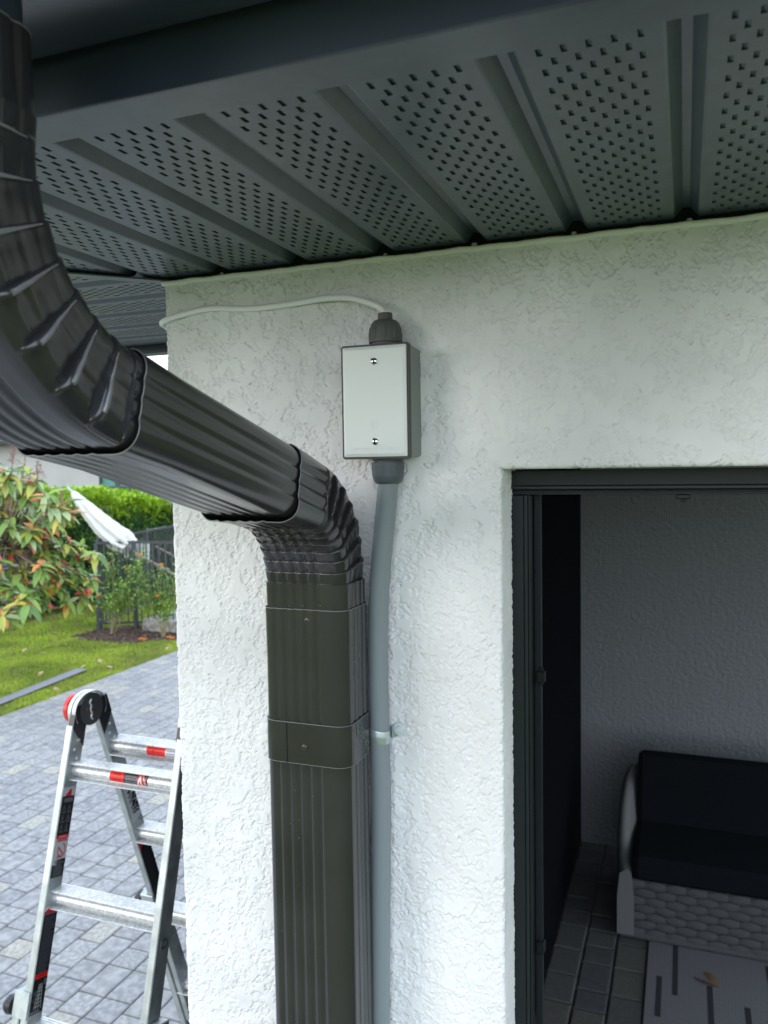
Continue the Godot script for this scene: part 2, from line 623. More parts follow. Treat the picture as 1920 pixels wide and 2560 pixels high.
func stucco_pier(y0: float, y1: float, step: float) -> Geo:
	var g := Geo.new()
	var ss := range_list(WALL_L - 0.07, OPEN_L + 0.062, step)
	var rings: Array = []
	for y in range_list(y0, y1, step):
		var ring := PackedVector3Array()
		for s in ss:
			var wob: float = 0.0007 * n_wx.get_noise_2d(y * 0.5, 3.0)
			var w := skin(s, y, WALL_L + wob, OPEN_L + 0.6 * wob, 0.005, 0.0035)
			var h := relief(s, y)
			if s > OPEN_L: h = h * 0.6 + 0.0008 * n_fine.get_noise_2d(s * 0.7, y * 0.7)
			ring.push_back(w[0] + w[1] * h)
		rings.push_back(ring)
	g.strip(rings, false, false, Vector3(0, 0, 1))
	return g

func stucco_head(x0: float, x1: float, step: float) -> Geo:
	var g := Geo.new()
	var rings: Array = []
	var ts := range_list(OPEN_T - 0.06, SOF - 0.006, step)
	for x in range_list(x0, x1, step):
		var ring := PackedVector3Array()
		var open := sst(OPEN_L - 0.001, OPEN_L + 0.003, x)
		var r := 0.0001 + 0.0034 * open
		for t in ts:
			var p: Vector3
			var nn: Vector3
			if t < OPEN_T + r:
				var over: float = OPEN_T + r - t
				if over < r * PI / 2:
					p = Vector3(x, OPEN_T + r - r * sin(over / r), -r + r * cos(over / r)); nn = Vector3(0, -sin(over / r), cos(over / r))
				else:
					p = Vector3(x, OPEN_T, -r - (over - r * PI / 2)); nn = Vector3(0, -1, 0)
				if open < 0.5:
					p = Vector3(x, OPEN_T, relief(x, OPEN_T)); nn = Vector3.ZERO
			else:
				p = Vector3(x, t, 0); nn = Vector3(0, 0, 1)
			ring.push_back(p + nn * relief(x, t) * (1.0 if nn.z > 0.5 or open > 0.5 else 0.0))
		rings.push_back(ring)
	g.strip(rings, false, false, Vector3(0, 0, 1))
	return g

# soffit strip running away from the wall: local x across (0..pitch), local y along, seen from below
func soffit_strip(t: Transform3D, pitch: float, len0: float, len1: float, clip: Callable, slots: Geo) -> Geo:
	var g := Geo.new()
	var gw := 0.0125
	var dn := t.basis.z * -1.0
	var q := func(a0: float, h0: float, a1: float, h1: float) -> void:
		var s0: float = clip.call((a0 + a1) / 2, len0)
		if s0 >= len1: return
		g.quad(t * Vector3(a0, s0, h0), t * Vector3(a1, s0, h1), t * Vector3(a1, len1, h1), t * Vector3(a0, len1, h0), dn)
	# half groove on each side, with a rolled lip
	for m in [[0.0, 0.0095, 0.0030, 0.0095], [0.0030, 0.0095, 0.0105, 0.0006], [0.0105, 0.0006, gw, 0.0]]:
		q.call(m[0], m[1], m[2], m[3])
		q.call(pitch - m[0], m[1], pitch - m[2], m[3])
	var n := 9
	var m0 := 0.0200
	var cw := (pitch - 2 * m0) / n
	q.call(gw, 0.0, m0, 0.0)
	q.call(pitch - m0, 0.0, pitch - gw, 0.0)
	var pz := 0.0245
	for c in n:
		var a0 := m0 + c * cw
		var a1 := a0 + cw
		var s: float = clip.call((a0 + a1) / 2, len0)
		if s >= len1: continue
		var z := len0 + (0.5 * pz if c % 2 == 1 else 0.0) + 0.004
		while z < s + 0.002: z += pz
		var zs := s
		while z + pz < len1 - 0.003:
			# plain metal up to the slot, then round it
			var b0 := z
			var b1 := z + pz
			if b0 > zs: g.quad(t * Vector3(a0, zs, 0), t * Vector3(a1, zs, 0), t * Vector3(a1, b0, 0), t * Vector3(a0, b0, 0), dn)
			var xm := (a0 + a1) / 2
			var h0 := xm - 0.0017
			var h1 := xm + 0.0017
			var y0 := b0 + pz / 2 - 0.0043
			var y1 := y0 + 0.0086
			g.quad(t * Vector3(a0, b0, 0), t * Vector3(a1, b0, 0), t * Vector3(a1, y0, 0), t * Vector3(a0, y0, 0), dn)
			g.quad(t * Vector3(a0, y1, 0), t * Vector3(a1, y1, 0), t * Vector3(a1, b1, 0), t * Vector3(a0, b1, 0), dn)
			g.quad(t * Vector3(a0, y0, 0), t * Vector3(h0, y0, 0), t * Vector3(h0, y1, 0), t * Vector3(a0, y1, 0), dn)
			g.quad(t * Vector3(h1, y0, 0), t * Vector3(a1, y0, 0), t * Vector3(a1, y1, 0), t * Vector3(h1, y1, 0), dn)
			# the lanced tab slopes up from the right edge
			var d := 0.0019
			slots.quad(t * Vector3(h0, y0, d), t * Vector3(h1, y0, 0.0003), t * Vector3(h1, y1, 0.0003), t * Vector3(h0, y1, d), dn)
			slots.quad(t * Vector3(h0, y0, 0), t * Vector3(h0, y1, 0), t * Vector3(h0, y1, d), t * Vector3(h0, y0, d), t.basis.x)
			slots.tri(t * Vector3(h0, y0, 0), t * Vector3(h1, y0, 0), t * Vector3(h0, y0, d), t.basis.y)
			slots.tri(t * Vector3(h0, y1, 0), t * Vector3(h1, y1, 0), t * Vector3(h0, y1, d), -t.basis.y)
			zs = b1
			z += pz
		if zs < len1: g.quad(t * Vector3(a0, zs, 0), t * Vector3(a1, zs, 0), t * Vector3(a1, len1, 0), t * Vector3(a0, len1, 0), dn)
	return g

func house() -> void:
	var h := thing("stucco_house", "white stucco house corner with black vented soffit above the junction box", "house", Vector3(-0.4, 0, 0))
	var wall := put(stucco_pier(2.05, OPEN_T, 0.00115), "wall", mt.stucco, h)
	put(stucco_head(WALL_L - 0.0, 0.16, 0.00115), "wall_head", mt.stucco, h)
	put(stucco_pier(0.0, 2.051, 0.02), "wall_foot", mt.stucco, h)
	put(stucco_head(0.16, 3.2, 0.02), "wall_head", mt.stucco, h)
	# the left return above the head and the block behind the skin
	var g := Geo.new()
	g.bx(Vector3(WALL_L + 0.0035, 0, -0.095), Vector3(OPEN_L - 0.004, OPEN_T, -0.061))

	g.bx(Vector3(WALL_L + 0.0012, OPEN_T + 0.0005, -0.20), Vector3(3.2, SOF - 0.004, -0.0025))
	put(g, "wall_core", mt.stucco, h)
	g = Geo.new()
	g.bx(Vector3(WALL_L + 0.0014, SOF - 0.0038, -0.198), Vector3(3.2, SOF + 0.12, -0.003))
	put(g, "groove_shade_block", mt.dark, h)  # near-black box added so the groove ends look like shaded gaps
	# painted bead along the top of the wall
	g = Geo.new()
	var rings: Array = []
	for x in range_list(WALL_L - 0.004, 1.4, 0.01):
		var ring := PackedVector3Array()
		var wob := 0.0012 * n_wx.get_noise_2d(x * 0.3, 1.0)
		for m in [[-0.002, SOF - 0.0100], [0.0030, SOF - 0.0095], [0.0045, SOF - 0.007], [0.0046, SOF - 0.005], [0.003, SOF - 0.0042], [-0.002, SOF - 0.004]]:
			ring.push_back(Vector3(x, m[1] + wob, m[0] + wob * 0.6))
		rings.push_back(ring)
	g.strip(rings)
	put(g, "painted_bead", mt.trim_paint, h)
	# grit and pinholes in the render
	g = Geo.new()
	for k in 150:
		var x := R.randf_range(-0.57, 0.1)
		var y := R.randf_range(2.15, 3.01)
		if x > OPEN_L - 0.01 and y < OPEN_T + 0.01: continue
		if R.randf() < 0.5: y = 3.01 - 0.25 * pow(R.randf(), 1.5)
		var r := R.randf_range(0.00025, 0.0007)
		var hz := relief(x, y)
		g.box(Transform3D(Basis(Vector3(0, 0, 1), R.randf() * 3.0), Vector3(x, y, hz)), Vector3(r * R.randf_range(1.0, 3.5), r, 0.0004))
	stuff(put(g, "dark_grit", mt.bark, h))
	# front soffit strips
	var pitch := 0.1016
	var n := 0
	for k in range(-10, 12):
		var x0 := pitch * k
		var slots := Geo.new()
		var t := Transform3D(Basis(Vector3(1, 0, 0), Vector3(0, 0, 1), Vector3(0, 1, 0)), Vector3(x0, SOF, 0))
		var cl := func(a: float, z0: float) -> float:
			return maxf(z0, -(x0 + a + 0.592))
		var s := soffit_strip(t, pitch, -0.0005, 0.402, cl, slots)
		if s.v.size() == 0: continue
		var p := put(s, "soffit_panel", mt.soffit, h)
		if slots.v.size(): stuff(put(slots, "vent_slots", mt.soffit_slot, p))
		n += 1
		# blob of caulk in each groove end
		if k in [-5, -3, -2, -1, 0]:
			var cg := Geo.new()
			var rr := 0.0018 + 0.0010 * R.randf()
			cg.lathe(Transform3D(Basis().scaled(Vector3(1.3, 0.9, 0.8)), Vector3(x0 + R.randf_range(-0.003, 0.003), SOF - 0.0030, 0.0026)), [Vector2(0.0001, rr), Vector2(rr * 0.6, rr * 0.8), Vector2(rr, 0.1 * rr), Vector2(rr * 0.7, -rr * 0.7), Vector2(0.0001, -rr)], 10, true)
			put(cg, "caulk_blob", mt.caulk, h)
	# side soffit strips, round the corner
	for k in range(-1, 5):
		var z0 := 0.012 - 0.0875 * (k + 1)
		var slots := Geo.new()
		var t := Transform3D(Basis(Vector3(0, 0, 1), Vector3(-1, 0, 0), Vector3(0, 1, 0)), Vector3(0, SOF - 0.0004, z0))
		var cl := func(a: float, s0: float) -> float:
			return maxf(s0, 0.592 + maxf(0.0, z0 + a) + 0.004)
		var s := soffit_strip(t, 0.0875, 0.588, 1.0, cl, slots)
		var p := put(s, "soffit_panel", mt.soffit, h)
		if slots.v.size(): stuff(put(slots, "vent_slots", mt.soffit_slot, p))
	# mitre strip between the two soffits, in two bent leaves
	g = Geo.new()
	var d := Vector3(-1, 0, 1).normalized()
	var o := Vector3(-0.592, SOF - 0.002, 0.0)
	var side := Vector3(1, 0, 1).normalized()
	for m in [[-0.016, -0.001, 0.0], [-0.001, 0.008, 0.0016]]:
		g.box(Transform3D(Basis(d, Vector3.UP, side), o + d * 0.29 + side * (m[0] + m[1]) / 2 + Vector3.DOWN * m[2]), Vector3(0.6, 0.0022, m[1] - m[0]), 0.0004)
	put(g, "mitre_strip", mt.soffit, h)
	g = Geo.new()
	g.bx(Vector3(-1.02, SOF - 0.012, -0.4265), Vector3(-0.588, SOF + 0.02, -0.4232))
	g.bx(Vector3(-1.02, SOF - 0.014, -0.462), Vector3(-0.588, SOF + 0.12, -0.4275), 0.001)
	put(g, "end_channel", mt.fascia, h)
	# eave trim, fascia, attic and roof
	g = Geo.new()
	g.bx(Vector3(-1.03, SOF - 0.0032, 0.3715), Vector3(1.5, SOF - 0.0008, 0.4065), 0.0008)
	put(g, "eave_trim", mt.soffit, h)
	g = Geo.new()
	g.bx(Vector3(-1.03, SOF - 0.0045, 0.4068), Vector3(1.5, SOF + 0.17, 0.4105), 0.0008)
	put(g, "fascia", mt.fascia, h)
	g = Geo.new()
	g.bx(Vector3(-1.035, SOF - 0.0045, -0.4616), Vector3(-1.031, SOF + 0.17, 0.4105))
	put(g, "fascia", mt.fascia, h)
	g = Geo.new()
	g.bx(Vector3(-1.03, SOF + 0.125, -6.2), Vector3(3.4, SOF + 0.165, 0.406))
	put(g, "roof", mt.dark, h)  # thin slab out of view, put in to shade the eave and lanai

func gutter() -> void:
	var o := thing("rain_gutter", "black metal rain gutter along the eave, cut off by the picture's top edge", "gutter", Vector3(-0.3, 3.05, 0.45))
	var g := Geo.new()
	var prof: Array = [[0.4115, 3.20], [0.4115, 3.066], [0.4135, 3.060], [0.419, 3.0575], [0.50, 3.0565], [0.553, 3.0575], [0.5605, 3.0600], [0.565, 3.068], [0.567, 3.085], [0.574, 3.105], [0.588, 3.122], [0.600, 3.135], [0.605, 3.150], [0.605, 3.178], [0.598, 3.184], [0.590, 3.182]]
	var rings: Array = []
	for x in [-1.05, 1.6]:
		var ring := PackedVector3Array()
		for p in prof: ring.push_back(Vector3(x, p[1], p[0]))
		rings.push_back(ring)
	g.strip(rings, false, false, Vector3(0, -1, 0.2))
	put(g, "trough", mt.gutter, o)
	g = Geo.new()
	g.prism(PackedVector2Array([Vector2(0.412, 3.18), Vector2(0.412, 3.058), Vector2(0.56, 3.058), Vector2(0.568, 3.09), Vector2(0.604, 3.14), Vector2(0.604, 3.18)]), Transform3D(Basis(Vector3(0, 0, 1), Vector3(0, 1, 0), Vector3(-1, 0, 0)), Vector3(-1.05, 0, 0)), 0.0, 0.002)
	put(g, "end_cap", mt.fascia, o)

# ---------------------------------------------------------------- downspout
const HW := 0.0480
const HD := 0.033
func section() -> Array:      # points (a across, b deep) with outward normals
	var out: Array = []
	var r := 0.0145
	var faces := [[Vector2(1, 0), Vector2(0, 1), HW, HD], [Vector2(0, -1), Vector2(1, 0), HD, HW], [Vector2(-1, 0), Vector2(0, -1), HW, HD], [Vector2(0, 1), Vector2(-1, 0), HD, HW]]
	for f in faces:
		var dir: Vector2 = f[0]
		var nn: Vector2 = f[1]
		var half: float = f[2] - r
		var wide: bool = f[2] == HW
		var cnt := 46 if wide else 30
		for k in cnt:
			var u := float(k) / cnt
			var pos := lerpf(-half, half, u)
			var fr := (pos + half + r) / (2 * (half + r))
			var d := 0.0
			if wide:
				for m in [0.17, 0.295, 0.42, 0.545, 0.67]:
					var e: float = (fr - m) / 0.036
					if absf(e) < 1.0: d = maxf(d, 0.0017 * pow(cos(e * PI / 2), 1.2))
			else:
				for m in [0.30, 0.5, 0.70]:
					var e: float = (fr - m) / 0.055
					if absf(e) < 1.0: d = maxf(d, 0.0013 * pow(cos(e * PI / 2), 1.3))
			out.push_back([dir * pos + nn * ((f[3] as float) - d), nn, d])
		var nx := nn.rotated(-PI / 2)
		for k in 7:
			var a := (PI / 2) * (k + 0.0) / 7.0
			var n2 := nn.rotated(-a)
			out.push_back([dir * half + nn * ((f[3] as float) - r) + n2 * r, n2, 0.0])
	return out

# ring of the pipe: centre, depth axis, swell outwards, share of the flutes kept, extra swell per point
func ring_at(sec: Array, c: Vector3, dep: Vector3, swell: float, flute := 1.0, extra = null) -> PackedVector3Array:
	var out := PackedVector3Array()
	for p in sec:
		var o: float = swell + p[2] * (1.0 - flute)
		if extra != null: o += extra.call(p)
		var q: Vector2 = p[0] + p[1] * o
		out.push_back(c + Vector3.RIGHT * q.x + dep * q.y)
	return out

func rim(g: Geo, sec: Array, c: Vector3, dep: Vector3, swell: float, flute: float, extra, rad: float) -> void:
	var ring := ring_at(sec, c, dep, swell, flute, extra)
	var pts: Array = []
	for p in ring: pts.push_back(p)
	pts.push_back(ring[0])
	g.tube(pts, rad, 5, false)

func downspout() -> void:
	var o := thing("downspout", "black ribbed metal downspout bending from the gutter down the white wall", "downspout", Vector3(-0.37, 0, 0.053))
	var sec := section()
	var bend := deg_to_rad(75.4)
	var rb := 0.096
	var ra := 0.133
	var cb := Vector3(-0.370, 2.680, 0.053 + rb)
	var endb := cb + Vector3(0, sin(bend) * rb, -cos(bend) * rb)
	var dir := Vector3(0, cos(bend), sin(bend))              # up the slope, towards the gutter
	var slope_n := Vector3(0, -sin(bend), cos(bend))         # underside of the sloping pipe
	var za := 0.508 - ra + ra * cos(bend)                    # z where the upper bend ends
	var len := (za - endb.z) / dir.z
	var enda := endb + dir * len
	var ca := enda - slope_n * ra
	var wob := fnoise(21, 0.02, 2)
	# upper pipe with the gutter outlet above it
	var g := Geo.new()
	var zax := Vector3(0, 0, 1)
	g.strip([ring_at(sec, Vector3(-0.37, 3.0585, 0.508), zax, -0.0035, 0.0), ring_at(sec, Vector3(-0.37, 2.99, 0.508), zax, -0.0035, 0.0)])
	put(g, "gutter_outlet", mt.fascia, o)
	g = Geo.new()
	g.strip([ring_at(sec, Vector3(-0.37, 3.031, 0.508), zax, 0.0), ring_at(sec, Vector3(-0.37, 2.99, 0.508), zax, 0.0003), ring_at(sec, Vector3(-0.37, 2.945, 0.508), zax, -0.0012)])
	var up := put(g, "upper_pipe", mt.black_metal, o)
	g = Geo.new()
	rim(g, sec, Vector3(-0.37, 3.031, 0.508), zax, -0.0003, 1.0, null, 0.0006)
	put(g, "cut_edge", mt.cut_edge, up)
	# bends: pleats deep on the inside of the bend, dying out towards its outside
	var elbow := func(c: Vector3, r: float, inner: float, phi0: float, phi1: float, pleats: int, depth: float, from_top: bool, lead: float, tail: float, swell0: float) -> Array:
		# phi runs down the pipe; the frame at phi is rotated about x
		var gg := Geo.new()
		var lips := Geo.new()
		var frame := func(phi: float) -> Array:
			var nrm: Vector3
			if from_top: nrm = Vector3(0, -sin(phi), cos(phi))       # outward of the upper bend
			else: nrm = Vector3(0, sin(bend - phi), -cos(bend - phi))
			return [c + nrm * r, nrm if from_top else -nrm]
		var weight := func(p: Array) -> float:
			var t: float = (p[0] as Vector2).y * inner / HD
			return sst(-0.93, -0.72, t) * lerpf(1.0, 0.42, sst(-0.6, 1.0, t))
		var rings: Array = []
		var f0: Array = frame.call(phi0)
		var down0: Vector3 = (frame.call(phi0 + 0.01)[0] - f0[0]).normalized()
		rings.push_back(ring_at(sec, f0[0] - down0 * lead, f0[1], swell0))
		rings.push_back(ring_at(sec, f0[0] - down0 * 0.001, f0[1], swell0 * 0.3))
		gg.strip(rings)
		var step := (phi1 - phi0) / pleats
		var last: PackedVector3Array = rings[-1]
		for k in pleats:
			rings = []
			for u in [0.0, 0.06, 0.16, 0.4, 0.65, 0.86, 0.985]:
				var ph: float = phi0 + step * (k + u)
				var fr: Array = frame.call(ph)
				var ex := func(p: Array) -> float:
					var w: float = weight.call(p)
					var a: Vector2 = p[0]
					var z: float = wob.get_noise_3d(a.x, a.y, k * 0.31 + u * 0.004)
					var bulge: float = 0.0012 * sin(PI * u) * (0.4 + z)
					var saw: float = -depth * pow(u, 1.25)
					if u < 0.03: saw = -depth * 0.22
					var side: float = absf((p[1] as Vector2).x)
					var tt: float = (p[0] as Vector2).y * inner / HD
					var roll: float = (0.0010 + (0.0020 if from_top else 0.0) * sst(0.4, -0.7, tt)) * exp(-pow((u - 0.07) / 0.06, 2.0))
					return w * (saw + bulge + roll + 0.0007 * z) + p[2] * (0.85 * side * w + 0.25 * w)
				rings.push_back(ring_at(sec, fr[0], fr[1], 0.0, 1.0 - 0.35 * 0.0, ex))
			gg.strip([last, rings[0]])
			gg.strip(rings)
			last = rings[-1]
			# lighter tube on the pleat lip, painting its sky glint and scuffed paint
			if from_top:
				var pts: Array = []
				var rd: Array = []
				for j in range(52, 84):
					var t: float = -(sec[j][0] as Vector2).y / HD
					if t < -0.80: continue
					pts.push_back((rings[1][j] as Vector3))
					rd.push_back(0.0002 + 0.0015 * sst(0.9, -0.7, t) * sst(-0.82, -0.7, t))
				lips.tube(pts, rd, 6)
			else:
				var pts: Array = []
				var rd: Array = []
				for j in range(2, 80):
					pts.push_back((rings[1][j] as Vector3))
					rd.push_back(maxf(0.0001, 0.00028 + 0.0007 * wob.get_noise_2d(j * 0.004, k * 0.5) + (0.0004 if j > 56 else 0.0)))
				lips.tube(pts, rd, 6)
		var f1: Array = frame.call(phi1)
		var down1: Vector3 = (f1[0] - frame.call(phi1 - 0.01)[0]).normalized()
		var e0 := ring_at(sec, f1[0], f1[1], 0.0)
		gg.strip([last, e0])
		gg.strip([e0, ring_at(sec, f1[0] + down1 * tail * 0.5, f1[1], -0.0003), ring_at(sec, f1[0] + down1 * tail, f1[1], -0.0014, 1.0, func(p): return -p[2] * 0.7)])
		return [gg, lips]
	var ea: Array = elbow.call(ca, ra, -1.0, 0.0, bend, 7, 0.0032, true, 0.012, 0.034, 0.0016)
	var ue := put(ea[0], "upper_elbow", mt.black_metal, o)
	put(ea[1], "pleat_glints", mt.ridge_glint, ue)
	# sloping pipe, slipped over the end of the bend
	g = Geo.new()
	var s0 := enda - dir * 0.006
	var s1 := endb + dir * 0.022
	var gap := func(p: Array) -> float:
		return 0.0016 * sst(0.3, 1.0, p[0].y / HD)
	g.strip([ring_at(sec, s0, slope_n, 0.0017, 0.5, gap), ring_at(sec, s0 - dir * 0.05, slope_n, 0.0002), ring_at(sec, s1 + dir * 0.03, slope_n, -0.0002), ring_at(sec, s1 - dir * 0.006, slope_n, -0.0008), ring_at(sec, s1 - dir * 0.03, slope_n, -0.0016, 1.0, func(p): return -p[2] * 0.8)])
	g.strip([ring_at(sec, s0, slope_n, 0.0017, 0.5, gap), ring_at(sec, s0 - dir * 0.03, slope_n, -0.0002)], true)
	var sl := put(g, "sloping_pipe", mt.black_metal, o)
	g = Geo.new()
	rim(g, sec, s0, slope_n, 0.0016, 0.5, gap, 0.0005)
	put(g, "cut_edge", mt.cut_edge, sl)
	# lower bend
	var gapb := func(p: Array) -> float:
		return 0.0030 * sst(0.2, 1.0, p[0].y / HD) + 0.0006 * wob.get_noise_2d(p[0].x * 3.0, p[0].y)
	var eb: Array = elbow.call(cb, rb, 1.0, 0.0, bend, 7, 0.0038, false, 0.0, 0.052, 0.0)
	g = eb[0]
	var b0 := endb + dir * 0.0005
	var b1 := endb + dir * 0.062
	g.strip([ring_at(sec, b1, slope_n, 0.0017, 0.6, gapb), ring_at(sec, endb + dir * 0.03, slope_n, 0.0010), ring_at(sec, b0, slope_n, 0.0)])
	g.strip([ring_at(sec, b1, slope_n, 0.0017, 0.6, gapb), ring_at(sec, b1 - dir * 0.03, slope_n, 0.0002)])
	var lb := put(g, "lower_elbow", mt.black_metal, o)
	put(eb[1], "pleat_glints", mt.ridge_glint_dark, lb)
	g = Geo.new()
	rim(g, sec, b1, slope_n, 0.0016, 0.6, gapb, 0.0005)
	put(g, "cut_edge", mt.cut_edge, lb)
	# lower pipe
	g = Geo.new()
	var y1 := 2.6535
	var c1 := Vector3(-0.37, y1, 0.053)
	g.strip([ring_at(sec, c1, zax, 0.0014), ring_at(sec, Vector3(-0.37, 2.60, 0.053), zax, 0.0008), ring_at(sec, Vector3(-0.37, 2.2, 0.053), zax, 0.0006), ring_at(sec, Vector3(-0.37, 0.12, 0.053), zax, 0.0004)])
	g.strip([ring_at(sec, c1, zax, 0.0014), ring_at(sec, c1 + Vector3.DOWN * 0.02, zax, 0.0002)])
	var lp := put(g, "lower_pipe", mt.black_metal, o)
	g = Geo.new()
	rim(g, sec, c1, zax, 0.0012, 1.0, null, 0.0005)
	put(g, "cut_edge", mt.cut_edge, lp)
	# lock seam down the front
	g = Geo.new()
	for m in [[0.12, 2.488], [2.536, 2.652]]:
		g.bx(Vector3(-0.3905, m[0], 0.0855), Vector3(-0.3893, m[1], 0.0869))
	# strap
	g = Geo.new()
	var st := func(swell: float, y: float) -> PackedVector3Array:
		return ring_at(sec, Vector3(-0.37, y, 0.053), zax, swell, 0.0)
	g.strip([st.call(0.0006, 2.4905), st.call(0.0021, 2.4907)])
	g.strip([st.call(0.0021, 2.4907), st.call(0.0023, 2.512), st.call(0.0021, 2.5337)])
	g.strip([st.call(0.0021, 2.5337), st.call(0.0006, 2.5339)])
	var sp := put(g, "strap", mt.black_metal, o)
	g = Geo.new()
	g.bx(Vector3(-0.3915, 2.4909, 0.0880), Vector3(-0.3903, 2.5335, 0.0893))
	put(g, "strap_lap", mt.black_metal, sp)
	g = Geo.new()
	rim(g, sec, Vector3(-0.37, 2.5339, 0.053), zax, 0.0021, 0.0, null, 0.00042)
	rim(g, sec, Vector3(-0.37, 2.4905, 0.053), zax, 0.0021, 0.0, null, 0.0003)
	put(g, "cut_edge", mt.cut_edge, sp)
	# rivets
	for p in [Vector3(-0.3645, 2.6424, 0.0860), Vector3(-0.3697, 2.5092, 0.0883)]:
		g = Geo.new()
		var t := Transform3D(Basis(Vector3(1, 0, 0), Vector3(0, 0, 1), Vector3(0, -1, 0)), p)
		g.lathe(t, [Vector2(0.0033, 0.0), Vector2(0.0033, 0.0008), Vector2(0.0026, 0.0015), Vector2(0.0013, 0.0018), Vector2(0.0010, 0.0008), Vector2(0.0001, 0.0008)], 18)
		put(g, "rivet", mt.rivet, o)
	# scuffed paint
	var sc := Geo.new()
	for k in 150:
		var on_strap := k < 110
		var y := R.randf_range(2.494, 2.531) if on_strap else R.randf_range(2.545, 2.62)
		var z := R.randf_range(0.030, 0.074) if on_strap else R.randf_range(0.045, 0.072)
		if on_strap: z = lerpf(0.036, 0.066, clampf((y - 2.494) / 0.037 + R.randfn(0, 0.22), 0, 1))
		var x := -0.322 + (0.0023 if on_strap else 0.0010) + 0.0002
		var poly := PackedVector3Array()
		var w := R.randf_range(0.0003, 0.0009) * (1.0 if on_strap else 0.6)
		var hh := R.randf_range(0.0006, 0.0032) * (1.0 if on_strap else 0.5)
		for j in 7:
			var a := TAU * j / 7.0
			var f := R.randf_range(0.5, 1.1)
			poly.push_back(Vector3(x + k * 0.0000015, y + sin(a) * hh * f, z + cos(a) * w * f + sin(a) * hh * 0.4))
		sc.cap(poly, Vector3.RIGHT)
	stuff(put(sc, "paint_scuffs", mt.scuff, o))
	sc = Geo.new()
	for k in 20:
		var y := R.randf_range(2.1, 2.66)
		var x := R.randf_range(-0.412, -0.33)
		var r := R.randf_range(0.00015, 0.0003)
		var fr := (x + 0.418) / 0.096
		if k > 14: y = 2.658 + R.randf_range(-0.002, 0.003)
		sc.bx(Vector3(x - r, y - r * R.randf_range(1.0, 3.0), 0.084), Vector3(x + r * 0.8, y + r, 0.0872))
	stuff(put(sc, "paint_specks", mt.scuff, o))

